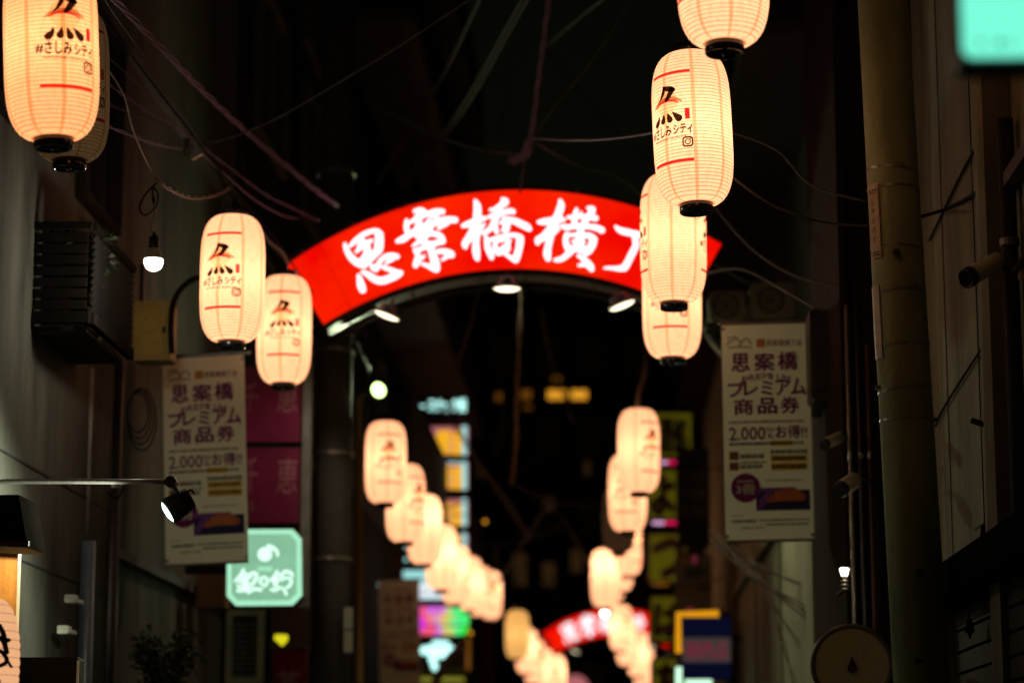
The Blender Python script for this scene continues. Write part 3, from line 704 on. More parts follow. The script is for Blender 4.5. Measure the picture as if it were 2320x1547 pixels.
for i in (4, 16, 32, 44):       # joints between the acrylic panels and the screws at the upper edge
    a, b = outer[i], inner[i]
    if i in (4, 44): MB().tube([(a[0], AY-.001, a[1]), (b[0], AY-.001, b[1])], .0014, 5, 1).build('panel_joint', 'red_cloth', ar)
for i in range(2, 47, 6):
    a = outer[i]; MB().cyl((a[0], AY-.016, a[1]+.02), (a[0], AY-.03, a[1]+.02), .012, n=8).build('screw', 'steel', ar)
# brush characters: (crop origin, scale, strokes of (x, y, width) traced in the crop)
KAN = [((760, 500), 8.594, [
    [(185, 455, 70), (215, 570, 105), (310, 720, 140), (430, 820, 150), (520, 870, 120), (565, 900, 80)],
    [(275, 505, 60), (400, 385, 110), (560, 265, 110), (720, 205, 100), (820, 215, 120), (855, 280, 160)],
    [(852, 270, 180), (852, 420, 190), (835, 560, 190), (780, 650, 130), (680, 770, 100), (590, 870, 70)],
    [(400, 610, 60), (500, 520, 100), (600, 440, 110), (710, 385, 70)], [(520, 390, 100), (590, 470, 160), (620, 570, 150), (600, 690, 160), (570, 790, 170)],
    [(440, 490, 60), (520, 430, 100)], [(500, 790, 120), (600, 690, 150), (730, 620, 90), (800, 590, 90)],
    [(450, 1065, 75), (475, 1150, 125), (500, 1260, 165), (530, 1345, 150)],
    [(535, 1000, 90), (640, 1050, 125), (760, 1135, 150), (900, 1170, 160), (1060, 1120, 160), (1190, 1050, 180), (1260, 1020, 130)],
    [(1200, 1010, 120), (1080, 960, 100), (970, 920, 85), (890, 890, 60)],
    [(705, 885, 100), (750, 920, 140), (790, 940, 130)], [(800, 920, 110), (860, 800, 95), (960, 710, 110), (1090, 680, 115), (1195, 700, 120)], [(1110, 750, 90), (1020, 800, 70), (970, 850, 45)]]),
 ((890, 455), 8.594, [
    [(425, 205, 80), (520, 185, 115), (600, 205, 120)], [(445, 290, 45), (540, 260, 50)],
    [(330, 430, 60), (400, 385, 90), (560, 300, 110), (720, 240, 110), (850, 205, 110), (965, 212, 120)], [(860, 280, 100), (720, 325, 50)],
    [(268, 375, 65), (265, 480, 110), (275, 580, 110), (295, 630, 80)],
    [(90, 785, 90), (200, 745, 140), (330, 660, 125), (480, 570, 150), (620, 500, 150), (780, 440, 150), (950, 385, 150), (1100, 370, 140), (1215, 375, 130)], [(1060, 440, 90), (940, 500, 90), (885, 548, 60)],
    [(510, 370, 130), (500, 480, 140), (470, 600, 150), (475, 690, 110)],
    [(695, 400, 110), (720, 460, 150), (710, 540, 150), (650, 640, 180), (560, 750, 130), (440, 850, 70), (395, 875, 60)],
    [(700, 640, 110), (850, 650, 120), (940, 710, 130), (965, 770, 130)], [(600, 800, 130), (720, 840, 110), (860, 815, 110), (975, 790, 120)],
    [(430, 965, 90), (560, 930, 100), (700, 870, 110), (860, 820, 120)],
    [(455, 990, 110), (490, 1050, 100), (480, 1150, 140), (445, 1250, 130)], [(560, 1130, 60), (605, 1075, 65)],
    [(740, 860, 170), (750, 980, 150), (795, 1100, 170), (825, 1220, 190), (845, 1325, 160)], [(810, 1320, 140), (680, 1265, 95), (560, 1225, 60)],
    [(875, 985, 100), (1000, 985, 120), (1100, 1020, 150), (1140, 1050, 150)], [(1050, 1090, 85), (965, 1145, 65)]]),
 ((1040, 435), 8.594, [
    [(315, 175, 75), (352, 260, 145), (358, 380, 165), (350, 520, 170), (340, 700, 180), (335, 860, 155), (330, 1000, 140), (335, 1150, 165), (350, 1270, 130), (365, 1310, 85)],
    [(80, 660, 90), (170, 630, 130), (290, 590, 150), (400, 530, 130), (490, 515, 95)], [(300, 690, 170), (250, 800, 165), (180, 920, 165), (115, 1010, 140), (125, 1070, 100)],
    [(490, 620, 60), (445, 690, 70), (420, 760, 70)],
    [(850, 140, 80), (890, 190, 180), (840, 250, 140), (760, 300, 110), (680, 340, 80), (615, 350, 70)],
    [(800, 280, 120), (765, 380, 130), (730, 480, 145), (680, 590, 125), (620, 700, 110), (540, 770, 105), (455, 815, 60)],
    [(560, 500, 65), (650, 460, 90), (780, 420, 110), (900, 390, 110), (1015, 375, 120), (1055, 388, 105)],
    [(850, 495, 60), (950, 525, 95), (1080, 565, 135), (1200, 620, 150), (1320, 680, 150), (1365, 720, 115)],
    [(700, 640, 100), (715, 720, 105), (735, 785, 90)], [(900, 620, 130), (920, 690, 160), (910, 750, 110)], [(780, 610, 50), (900, 570, 90), (990, 600, 80)], [(850, 745, 80), (940, 745, 80)],
    [(520, 870, 75), (540, 960, 105), (560, 1080, 135), (610, 1200, 135), (635, 1280, 100)],
    [(600, 935, 80), (700, 905, 85), (850, 862, 85), (1000, 840, 90), (1120, 850, 105), (1195, 895, 130)],
    [(1190, 900, 160), (1185, 1000, 155), (1168, 1100, 150), (1135, 1220, 155), (1105, 1315, 150)], [(1080, 1320, 120), (980, 1260, 85), (885, 1200, 60)],
    [(705, 990, 95), (705, 1080, 110), (755, 1170, 150)], [(720, 965, 60), (880, 940, 65), (985, 945, 80)], [(960, 960, 100), (950, 1050, 100), (940, 1120, 120), (840, 1160, 110), (790, 1200, 90)], [(840, 1100, 100), (900, 1050, 90)]]),
 ((1205, 440), 8.594, [
    [(552, 125, 75), (568, 220, 150), (530, 350, 165), (480, 480, 175), (420, 620, 185), (375, 760, 160), (345, 900, 145), (310, 1050, 145), (300, 1170, 165), (318, 1260, 115)],
    [(135, 545, 85), (240, 538, 140), (380, 520, 150), (520, 490, 130), (615, 500, 100)], [(380, 660, 170), (300, 750, 160), (220, 840, 160), (125, 890, 145), (115, 950, 100)], [(420, 730, 150), (500, 680, 100)],
    [(705, 450, 70), (820, 450, 90), (960, 440, 90), (1100, 440, 120), (1240, 470, 125)], [(870, 290, 65), (850, 380, 110), (830, 500, 120), (840, 620, 120)],
    [(1100, 270, 80), (1180, 295, 130), (1145, 380, 135), (1080, 460, 125), (1020, 560, 140)], [(955, 350, 50), (950, 400, 60)],
    [(575, 620, 85), (680, 645, 120), (820, 630, 110), (960, 620, 120), (1100, 630, 110), (1240, 650, 125), (1360, 700, 140)],
    [(950, 640, 150), (950, 760, 150), (930, 900, 180), (900, 1020, 190)],
    [(685, 770, 95), (660, 860, 115), (670, 980, 125), (720, 1080, 140)], [(720, 800, 70), (860, 790, 85), (1000, 800, 105), (1130, 815, 130), (1210, 880, 130)],
    [(1200, 880, 165), (1170, 990, 170), (1110, 1080, 175), (1060, 1150, 130)], [(790, 920, 60), (880, 900, 90)], [(1000, 920, 90), (1010, 960, 60)],
    [(740, 1070, 130), (850, 1050, 160), (1000, 1080, 170)], [(780, 1100, 130), (700, 1170, 125), (600, 1250, 115), (500, 1280, 100), (450, 1280, 70)],
    [(905, 1195, 75), (980, 1240, 105), (1060, 1320, 140), (1130, 1400, 155), (1165, 1460, 115)], [(1030, 1370, 100), (920, 1385, 65)]]),
 ((1360, 500), 12.89, [
    [(450, 175, 90), (560, 270, 180), (700, 320, 210), (900, 365, 205), (1100, 410, 215), (1300, 465, 225), (1480, 530, 190)],
    [(985, 480, 120), (1030, 600, 190), (1040, 740, 210), (960, 900, 220), (870, 1080, 215), (800, 1220, 225), (730, 1340, 230)],
    [(710, 1370, 230), (560, 1400, 180), (400, 1390, 125), (250, 1380, 100), (120, 1385, 70)]])]
for (ox, oy), sc, strokes in KAN:
    mb = MB()
    for i, st in enumerate(strokes):
        mb.add(*stroke_mesh([(x_, y_, w_*.87) for x_, y_, w_ in st], lambda x, y, ox=ox, oy=oy, sc=sc, i=i: P(ox+x/sc, oy+y/sc, AY-.012-i*.0004), 6))
    mb.build('lettering', 'white_letter', ar)
# the second arch, same make, farther down the alley
tip = P(1228, 1435, 54.0); tip1 = P(650, 600, AY)
dup(ar, Vector(ar.location)+Vector((tip.x-tip1.x, 54-AY, tip.z-tip1.z)), 'small far red arch sign low in the picture, half hidden by lanterns', rot=None)

# ------------------------------------------------------------------ voucher banners
def banner(tl, tr, bl, Y, label, wave=.012, glow=1):
    a, b, c = P(*tl, Y), P(*tr, Y), P(*bl, Y)
    r = thing('banner', label, 'banner', (a+b)/2, 'voucher banners hung over the alley')
    F = Flat(a, b, c)
    mb = MB(); nu, nv = 8, 22
    f = lambda u, v: F.at(u, v, wave*math.sin(PI*u)*math.sin(2.2*v+.5)-.003)
    F2 = Flat(a, b, c); F2.at = lambda u, v, lift=.002: F.o+F.U*u+F.V*v+F.N*(lift+wave*math.sin(PI*u)*math.sin(2.2*v+.5))
    mb.add([f(i/nu, j/nv) for j in range(nv+1) for i in range(nu+1)], [(j*(nu+1)+i, (j+1)*(nu+1)+i, (j+1)*(nu+1)+i+1, j*(nu+1)+i+1) for j in range(nv) for i in range(nu)])
    mb.build('cloth', 'banner', r, True)
    MB().cyl(F.at(-.04, -.006, .0), F.at(1.07, -.006, 0), .012, n=10).build('top_rod', 'steel', r)
    MB().cyl(F.at(.0, 1.003, .0), F.at(1.0, 1.003, 0), .008, n=10).build('bottom_rod', 'steel', r)
    U = lambda x: (x-50)/555; V = lambda y: (y-70)/1420
    def T(s, x0, y0, x1, y1, mat, b=.0, nm='lettering', lift=.006):
        m_ = MB(); F2.text(m_, s, U(x0), V(y0), U(x1), V(y1), b, lift); return m_.build(nm, mat, r)
    def dashes(x0, x1, y, h, mat, seed):       # print too small to read
        rr = random.Random(seed); m_ = MB(); x = x0
        while x < x1-6:
            w_ = rr.uniform(6, 14); hh = h*rr.uniform(.6, 1)
            F2.rect(m_, U(x), V(y-hh/2), U(min(x+w_, x1)), V(y+hh/2), .006); x += w_+rr.uniform(3, 6)
        return m_.build('small_print', mat, r)
    def R(x0, y0, x1, y1, mat, nm, lift=.004):
        m_ = MB(); F2.rect(m_, U(x0), V(y0), U(x1), V(y1), lift); return m_.build(nm, mat, r)
    m_ = MB()
    for st in ([(85, 205), (110, 180), (150, 172), (175, 200)], [(90, 165), (125, 155), (150, 160)], [(160, 215), (190, 175), (215, 170), (236, 205)], [(95, 225), (150, 222), (236, 226)]):
        F2.stroke(m_, [(U(x), V(y), .016) for x, y in st], .006)
    m_.build('logo_outline', 'grey_print', r)
    R(272, 172, 325, 228, 'orange_print', 'orange_square')
    T('思案橋横丁会', 332, 180, 558, 222, 'maroon', .012)
    T('思', 112, 268, 222, 385, 'maroon', .04); T('案', 256, 268, 380, 385, 'maroon', .035); T('橋', 404, 262, 526, 380, 'maroon', .035)
    for i, ch in enumerate('PREMIUM'):
        x = 176+i*44; d = abs(i-3)*abs(i-3)*2.2; T(ch, x, 400+d, x+(38 if ch != 'I' else 14), 440+d, 'maroon', .02)
    for ch, x0, y0, x1, y1 in (('プ', 85, 452, 190, 552), ('レ', 186, 452, 270, 545), ('ミ', 295, 455, 365, 545), ('ア', 385, 450, 478, 548), ('ム', 482, 440, 575, 548)):
        T(ch, x0, y0, x1, y1, 'maroon', .045)
    T('商', 120, 568, 238, 670, 'maroon', .035); T('品', 272, 566, 388, 668, 'maroon', .045); T('券', 415, 560, 528, 668, 'maroon', .035)
    dashes(85, 560, 720, 15, 'dark_print', 1)
    T('2.000', 86, 755, 312, 838, 'maroon', .03); T('円分', 318, 760, 372, 790, 'maroon', .03); T('も', 325, 798, 366, 832, 'maroon', .03); T('お得!!', 378, 748, 575, 832, 'maroon', .035)
    R(342, 846, 476, 880, 'yellow_print', 'highlight'); dashes(86, 560, 863, 20, 'dark_print', 2)
    R(84, 912, 142, 966, 'brown_print', 'brown_square'); R(84, 982, 142, 1034, 'brown_print', 'brown_square')
    dashes(152, 300, 945, 34, 'dark_print', 3); dashes(152, 318, 985, 14, 'dark_print', 4); dashes(152, 290, 1012, 30, 'dark_print', 5)
    R(345, 942, 572, 984, 'yellow_print', 'highlight'); R(345, 992, 572, 1040, 'yellow_print', 'highlight')
    dashes(345, 572, 920, 32, 'dark_print', 6); dashes(350, 566, 962, 26, 'dark_print', 7); dashes(350, 566, 1016, 26, 'dark_print', 8)
    m_ = MB(); F2.ell(m_, U(182), V(1150), .166, lift=.005); m_.build('maroon_disc', 'maroon', r)
    T('3冊', 122, 1130, 240, 1190, 'banner', .04, lift=.008); dashes(130, 236, 1108, 18, 'banner', 9).name = 'disc_print'
    dashes(310, 545, 1106, 12, 'grey_print', 10)
    R(246, 1168, 584, 1300, 'navy_print', 'picture'); 
    m_ = MB(); F2.rect(m_, U(250), V(1152), U(496), V(1180), .006); F2.stroke(m_, [(U(262), V(1290), .02), (U(290), V(1240), .09), (U(330), V(1190), .06)], .0065); m_.build('picture_band', 'purple_print', r)
    m_ = MB(); F2.stroke(m_, [(U(330), V(1235), .06), (U(400), V(1205), .13), (U(470), V(1200), .15), (U(530), V(1215), .10)], .008); m_.build('picture_food', 'coral_print', r)
    m_ = MB()
    for i in range(6): F2.stroke(m_, [(U(370+i*28), V(1180), .018), (U(378+i*28), V(1235), .02)], .010)
    m_.build('picture_stripes', 'orange_print', r)
    dashes(90, 170, 1330, 8, 'grey_print', 11); dashes(96, 244, 1366, 24, 'dark_print', 12); dashes(262, 575, 1362, 14, 'dark_print', 13)
    dashes(150, 290, 1410, 14, 'grey_print', 14); dashes(300, 575, 1390, 14, 'dark_print', 15)
    for u in (.02, .98):
        for v in (.02, .98):
            m_ = MB(); m_.add(*(lambda n_: ([F2.at(u+.022*math.cos(2*PI*k/n_), v+.009*math.sin(2*PI*k/n_), .005) for k in range(n_)], [tuple(range(n_))]))(10)); m_.build('eyelet', 'steel', r)
    for u in (-.02, 1.05):
        p_ = F.at(u, -.006, 0); q_ = Vector((XL if label.find('left') >= 0 else XR, p_.y, p_.z+.1))
    MB().cyl(F.at(-.04 if tl[0] < 1000 else 1.07, -.006, 0), Vector((XL if tl[0] < 1000 else XR+.1, a.y+.02, a.z)), .012, n=8).build('wall_bracket', 'steel', r)
    return r
banner((368, 812), (553, 802), (375, 1280), 15.4, 'voucher banner on the left side with maroon lettering, behind the spotlight')
banner((1634, 736), (1832, 731), (1644, 1225), 14.6, 'voucher banner on the right side with maroon lettering and a dark red disc')
banner((858, 1315), (950, 1312), (861, 1553), 31.0, 'far small voucher banner glowing warm beside the rainbow coloured sign')

# ------------------------------------------------------------------ signs on the left
sg = thing('hanging_sign', 'tall dark maroon sign of two panels with faded rose characters', 'sign', P(620, 1190, 17.6))
for y0, y1 in ((830, 1003), (1012, 1187)):
    F = rectpx(540, y0, 686, y1, 17.6); o_ = F.at(0, 0, 0); q = F.at(1, 1, 0)
    MB().box(o_.x, q.x, o_.y+.004, o_.y+.16, q.z, o_.z).build('casing', 'dark_metal', sg)
    m_ = MB(); F.rect(m_, .01, .015, .99, .985, .0); m_.build('panel', 'maroon_panel', sg)
    for ch, u0, u1 in (('恵', .60, .92), ('千', .08, .30)):
        m_ = MB(); F.text(m_, ch, u0, .22 if y0 < 900 else .14, u1, .60, 0, .004, .1); m_.build('lettering', 'pale_rose', sg)
m_ = MB(); F.text(m_, '50', .12, .70, .24, .84, 0, .004); m_.build('lettering', 'pale_rose', sg)
a = P(688, 830, 17.6); b = P(700, 1190, 17.6)
MB().box(a.x, b.x, 17.58, 17.68, b.z-.6, a.z+.05).build('edge_post', 'pipe_pale', sg)
MB().box(XL, P(540, 1000, 17.6).x, 17.64, 17.70, b.z+.35, b.z+.4).build('wall_arm', 'dark_metal', sg)
MB().box(XL, P(540, 1000, 17.6).x, 17.64, 17.70, a.z-.3, a.z-.25).build('wall_arm', 'dark_metal', sg)

gs = thing('lit_bar_sign', 'pale green backlit octagonal bar sign with raised white brush lettering', 'sign', P(600, 1370, 17.0))
SC = 8.142
def gp(x, y, lift=0): return P(505+x/SC, 1190+y/SC, 17.0-lift)
octo = [(75, 200), (200, 70), (1290, 68), (1450, 240), (1462, 1290), (1290, 1470), (240, 1480), (70, 1300)]
octi = [(165, 260), (260, 165), (1240, 165), (1355, 290), (1360, 1250), (1230, 1375), (280, 1380), (175, 1270)]
vo = [gp(*q) for q in octo]; vi = [gp(*q) for q in octi]; vb = [gp(q[0]-0, q[1])+Vector((0, .22, 0)) for q in octo]
MB().add(vo+vi, [(i, (i+1) % 8, 8+(i+1) % 8, 8+i) for i in range(8)]).build('rim', 'green_rim', gs)
MB().add([v+Vector((0, .03, 0)) for v in vi], [tuple(range(8))]).build('face', 'green_face', gs)
MB().add(vi+[v+Vector((0, .03, 0)) for v in vi], [(i, (i+1) % 8, 8+(i+1) % 8, 8+i) for i in range(8)]).build('inner_lip', 'pipe_pale', gs)
MB().add([v+Vector((0, .002, 0)) for v in vo]+vb, [(i, (i+1) % 8, 8+(i+1) % 8, 8+i) for i in range(8)]+[tuple(range(8, 16))]).build('casing', 'pipe_pale', gs)
GS = {'bell_emblem': [[(770, 530, 330), (775, 530, 330)], [(840, 380, 90), (930, 420, 100), (1000, 480, 70), (1010, 550, 60)]],
      'lettering': [[(380, 800, 50), (340, 910, 90), (210, 1030, 40)], [(380, 860, 60), (480, 930, 60), (520, 960, 50)], [(290, 1030, 60), (400, 1010, 60), (430, 1000, 50)], [(380, 960, 90), (390, 1080, 100), (400, 1180, 100)], [(270, 1100, 60), (330, 1150, 70)], [(270, 1200, 70), (400, 1200, 60)],
                    [(440, 960, 60), (540, 880, 80), (620, 900, 80), (600, 1000, 80), (540, 1080, 80), (480, 1120, 50)], [(450, 980, 60), (450, 1120, 90), (470, 1220, 90)], [(480, 1220, 90), (560, 1170, 80), (700, 1180, 80)]]}
GS2 = [[(700, 1060, 80), (700, 980, 70), (770, 950, 60), (820, 1000, 60), (800, 1080, 70), (750, 1110, 70)]]
GS3 = [[(1000, 830, 50), (960, 930, 80), (870, 1000, 40)], [(1000, 870, 60), (1060, 930, 50)], [(900, 1020, 60), (1040, 1000, 60)], [(980, 960, 90), (970, 1100, 100)], [(890, 1180, 60), (960, 1190, 70), (1050, 1140, 70)],
       [(1070, 950, 70), (1140, 850, 80), (1250, 870, 80), (1290, 930, 50)], [(1090, 1000, 60), (1180, 960, 60), (1260, 1000, 70), (1230, 1110, 70), (1170, 1140, 60)], [(1100, 1150, 50), (1150, 1220, 70), (1170, 1270, 60)]]
for nm, strokes in (('bell_emblem', GS['bell_emblem']), ('lettering', GS['lettering']), ('lettering', GS2), ('lettering', GS3)):
    mb = MB()
    for i, st in enumerate(strokes): mb.add(*stroke_mesh([(x, y, w*.8) for x, y, w in st], lambda x, y, i=i: gp(x, y, -.018+.0004*i), 6))
    mb.build(nm, 'green_letter', gs)
mb = MB()
for i in range(6): mb.add(*stroke_mesh([(640+i*45, 830, 22), (670+i*45, 760, 26), (690+i*42, 840, 22)], lambda x, y, i=i: gp(x, y, -.018+.0004*i), 6))
mb.build('script_line', 'green_rim', gs)
q = P(515, 1290, 17.1); MB().box(XL, q.x-.002, 17.07, 17.13, q.z-.03, q.z+.03).build('wall_arm', 'dark_metal', gs)
q = P(452, 1290, 17.1)
tag(MB().box(P(448, 1330, 17.4).x, P(512, 1330, 17.4).x, 17.35, 17.6, P(0, 1378, 17.4).z, P(0, 1286, 17.4).z, .01).build('wall_box', 'brown_print', org=P(480, 1378, 17.4)),
    'dull brown box on the wall to the left of the pale green bar sign', 'wall box')
# small lights and signs low on the left
ys = thing('arrow_light', 'small bright yellow wedge shaped light below the pale green bar sign', 'light', P(635, 1460, 20))
mb = MB()
pts_ = [(622, 1437), (632, 1436), (650, 1437), (650, 1448), (638, 1463), (630, 1455), (621, 1448)]
f_ = [P(x, y, 20) for x, y in pts_]
mb.add(f_+[v+Vector((0, .06, 0)) for v in f_], [tuple(range(7)), tuple(range(13, 6, -1))]+[(i, (i+1) % 7, 7+(i+1) % 7, 7+i) for i in range(7)]); mb.build('lens', 'yellow_light', ys)
q = P(650, 1445, 20.03); MB().cyl(q, (XL-.02, 20.03, q.z), .012, n=8).build('bracket', 'dark_metal', ys)
rs = thing('cloth_sign', 'dark red cloth sign with a pale rose character at the lower left', 'sign', P(655, 1560, 19))
F = rectpx(620, 1467, 692, 1600, 19.0); o_ = F.at(0, 0, 0); q = F.at(1, 1, 0)
MB().box(o_.x, q.x, 19.004, 19.05, q.z, o_.z).build('cloth', 'red_cloth', rs)
m_ = MB(); F.text(m_, '茶', .08, .38, .85, .92, .02, .004); m_.build('lettering', 'pale_rose', rs)
MB().cyl(F.at(-.1, -.01), F.at(1.1, -.01), .012, n=8).build('rod', 'steel', rs)
# bracket lamp with long arm
sl = thing('spotlight', 'finned spotlight on a long thin horizontal arm, lit bluish white', 'spotlight', P(400, 1120, 11.4))
pc = [P(-60, 1100, 11.4), P(-20, 1100, 11.4), P(0, 1092, 11.4), P(60, 1090, 11.4), P(385, 1091, 11.4)]
pc[0] = Vector((XL+.005, 11.4, P(0, 1120, 11.4).z))
MB().tube(pc[1:], .0125, 10, 3).tube([pc[0], pc[1]], .0125, 10, 1).build('arm', 'steel', sl, True)
h0 = P(388, 1092, 11.4); MB().cyl(h0+Vector((0, -.03, 0)), h0+Vector((0, .03, 0)), .028, n=16).build('joint', 'black_metal', sl)
lc = P(379, 1160, 11.38); bk = P(424, 1128, 11.44); ax = Vector((.80, .24, .55)).normalized()
MB().lathe([(.055, .0), (.064, .004), (.066, .03), (.056, .075), (.047, .11), (.045, .13), (.001, .132)], lc, ax, 28).build('head', 'black_metal', sl, True)
for i in range(5): MB().lathe([(.046, .07+.013*i), (.062-.002*i, .071+.013*i), (.062-.002*i, .075+.013*i), (.046, .076+.013*i)], lc, ax, 24).build('cooling_fin', 'black_metal', sl)
MB().lathe([(.001, -.008), (.035, -.006), (.054, .002)], lc, ax, 28).build('lens', 'spot_lens', sl, True)
MB().tube([h0, P(400, 1112, 11.4), P(412, 1130, 11.42)], .012, 8).build('neck', 'black_metal', sl)
MB().tube([P(415, 1120, 11.42), P(432, 1110, 11.42), P(440, 1118, 11.42)], .006, 6).build('clamp_lever', 'dark_metal', sl)
sp = bpy.data.lights.new('spot_beam', 'SPOT'); sp.energy = 150; sp.color = (.92, 1, .84); sp.spot_size = math.radians(160); sp.spot_blend = .35; sp.shadow_soft_size = .03
so = bpy.data.objects.new('spot_beam', sp); C.objects.link(so); so.parent = sl; so.location = lc-ax*.05-sl.location
so.rotation_euler = ax.to_track_quat('Z', 'Y').to_euler()
# hanging bulb
hb = thing('hanging_bulb', 'bare lit bulb hanging on a thin cord at the left', 'light bulb', P(348, 520, 12.2))
c = P(348, 590, 12.2)
MB().lathe([(.001, -.056), (.02, -.054), (.038, -.043), (.048, -.022), (.0505, 0), (.049, .006)], c, None, 32).build('globe', 'bulb', hb, True)
MB().lathe([(.0495, .006), (.046, .018), (.034, .045), (.026, .062), (.024, .066)], c, None, 32).build('bulb_base', 'white_plastic', hb, True)
MB().lathe([(.024, .064), (.027, .066), (.027, .115), (.020, .128), (.008, .136), (.006, .15)], c, None, 24).build('socket', 'black_metal', hb, True)
MB().tube([c+Vector((0, 0, .148)), P(342, 520, 12.2), P(350, 478, 12.2), P(344, 448, 12.2), P(355, 410, 12.2)], .0035, 6).build('cord', 'copper_cord', hb)
MB().tube([P(355, 415, 12.2), P(330, 440, 12.2), P(316, 470, 12.2), P(328, 488, 12.2), P(352, 470, 12.2), P(358, 440, 12.2), P(345, 425, 12.2), P(350, 460, 12.2), P(346, 450, 12.2)], .0045, 6).build('coiled_cord', 'cable_black', hb)
pl = bpy.data.lights.new('bulb_light', 'POINT'); pl.energy = 20; pl.color = (1, .92, .78); pl.shadow_soft_size = .05
po = bpy.data.objects.new('bulb_light', pl); C.objects.link(po); po.parent = hb; po.location = c-Vector((0, 0, .11))-hb.location
# floodlight with the green-white glare
fl = thing('floodlight', 'bright green-white floodlight on a post between the left lanterns and the arch', 'floodlight', P(815, 1060, 19.5))
c = P(858, 883, 19.5); ax = Vector((-.45, .75, -.1)).normalized()
MB().lathe([(.066, 0), (.07, .01), (.062, .08), (.04, .12), (.001, .125)], c, ax, 24).build('housing', 'pipe_pale', fl, True)
MB().lathe([(.001, -.012), (.04, -.008), (.062, .004)], c, ax, 24).build('lens', 'flood', fl, True)
MB().tube([P(815, 1547, 19.6), P(812, 905, 19.6)], .028, 10, 1).build('post', 'ochre_board', fl)
MB().tube([P(812, 905, 19.6), P(822, 892, 19.6), P(848, 888, 19.58)], .02, 8).build('post_arm', 'pipe_pale', fl)
sp = bpy.data.lights.new('flood_beam', 'SPOT'); sp.energy = 110; sp.color = (.85, 1, .6); sp.spot_size = math.radians(150); sp.spot_blend = .8; sp.shadow_soft_size = .08
so = bpy.data.objects.new('flood_beam', sp); C.objects.link(so); so.parent = fl; so.location = c-ax*.05-fl.location; so.rotation_euler = ax.to_track_quat('Z', 'Y').to_euler()
gl = thing('indicator_lamp', 'tiny green lamp beside the maroon sign', 'lamp', P(697, 889, 18.5))
MB().lathe([(.001, -.02), (.028, -.01), (.03, .01), (.001, .03)], P(697, 889, 18.5), (0, 1, .1), 16).build('lens', 'green_light', gl, True)
MB().cyl(P(697, 889, 18.52), P(697, 900, 18.55), .008, n=6).cyl(P(697, 900, 18.55), P(688, 902, 17.7), .006, n=6).build('stem', 'dark_metal', gl)

# ------------------------------------------------------------------ left wall furniture
bal = thing('balcony', 'small black railed balcony with plants high on the left wall', 'balcony', P(170, 835, 13))
zb, zt = P(0, 733, 12.3).z, P(0, 505, 12.3).z; x0, x1 = XL+.004, P(206, 620, 12.3).x
MB().box(x0, x1, 12.28, 12.32, zb, zb+.06).box(x0, x1, 12.28, 12.32, zt-.04, zt).box(x1-.02, x1+.02, 12.33, 13.4, zt-.04, zt).box(x1-.02, x1+.02, 12.33, 13.4, zb, zb+.06).build('frame', 'soot', bal)
for i in range(7): MB().box(x0, x1-.02, 12.295, 12.306, zb+.075+i*(zt-zb-.12)/7, zb+.075+i*(zt-zb-.12)/7+.048).build('front_slat', 'soot', bal)
for i in range(11): MB().obox((x1, 12.865, zb+.09+i*(zt-zb-.13)/11), (.008, 1.04, .04), (0, .5, 0)).build('side_slat', 'cable_black', bal)
for i in range(12): MB().box(x0, x1-.03, 12.36+i*.086, 12.42+i*.086, zb-.03, zb-.004).build('floor_slat', 'dark_metal', bal)
rp = random.Random(5)
def plant(name, label, c, h, w, n, leafw=.05, spine=3, group=None):
    r = thing(name, label, 'plant', c, group); c = Vector(c)
    st = MB(); lf = MB()
    for s_ in range(spine):
        a = rp.uniform(0, 2*PI); tip_ = c+Vector((w*.6*math.cos(a), w*.6*math.sin(a), h*rp.uniform(.7, 1)))
        mid = (c+tip_)/2+Vector((rp.uniform(-.1, .1)*w, rp.uniform(-.1, .1)*w, h*.1))
        pts_ = catmull([tuple(c), tuple(mid), tuple(tip_)], 8); st.tube(pts_, (.009, .003), 5, 1)
        for i in range(n//spine):
            t = rp.random()**.7; p_ = Vector(pts_[min(len(pts_)-1, int(t*len(pts_)))])
            d = Vector((rp.gauss(0, 1), rp.gauss(0, 1), rp.gauss(.2, .7))).normalized(); l_ = leafw*rp.uniform(.7, 1.5)
            s2 = d.cross(Vector((rp.gauss(0, 1), rp.gauss(0, 1), rp.gauss(0, 1)))).normalized()*l_*.28; p_ = p_+d*rp.uniform(0, w*.35)
            lf.add([p_, p_+d*l_*.45+s2, p_+d*l_+Vector((0, 0, -.15*l_)), p_+d*l_*.45-s2], [(0, 1, 2), (0, 2, 3)])
    st.build('stem', 'bark', r, True); f_ = lf.build('foliage', 'leaf', r); f_['kind'] = 'stuff'; return r
bp_ = plant('balcony_plant', 'spiky leafy plant behind the black balcony rail', (XL+.2, 12.6, zb+.02), .5, .2, 420, .045, 9)
plant('balcony_plant', 'bushy creeper spilling over the far end of the balcony', (XL+.15, 13.15, zb+.35), .35, .28, 900, .022, 9)
sh = plant('shrub', 'dark needle-leaved shrub at the bottom left, in front of the pale wall', P(370, 1600, 14.2), .40, .24, 1500, .032, 14)
tag(sh, sh['label'], 'shrub')
eb = thing('electric_box', 'dull yellow metal box on the left wall below the bare bulb', 'electric box', P(343, 815, 14.4))
F = rectpx(303, 682, 385, 815, 14.4); o_ = F.at(0, 0, 0); q = F.at(1, 1, 0)
MB().box(o_.x, q.x, 14.404, 14.6, q.z, o_.z, .012).build('casing', 'yellow_box', eb)
MB().box(o_.x+.012, q.x-.012, 14.392, 14.402, q.z+.02, o_.z-.02).build('door', 'yellow_box', eb)
MB().box(q.x-.05, q.x-.03, 14.380, 14.391, (q.z+o_.z)/2-.02, (q.z+o_.z)/2+.02).build('latch', 'dark_metal', eb)
MB().cyl((o_.x+.03, 14.5, o_.z+.001), (o_.x+.03, 14.5, o_.z+.25), .016, n=8).build('conduit', 'black_metal', eb)
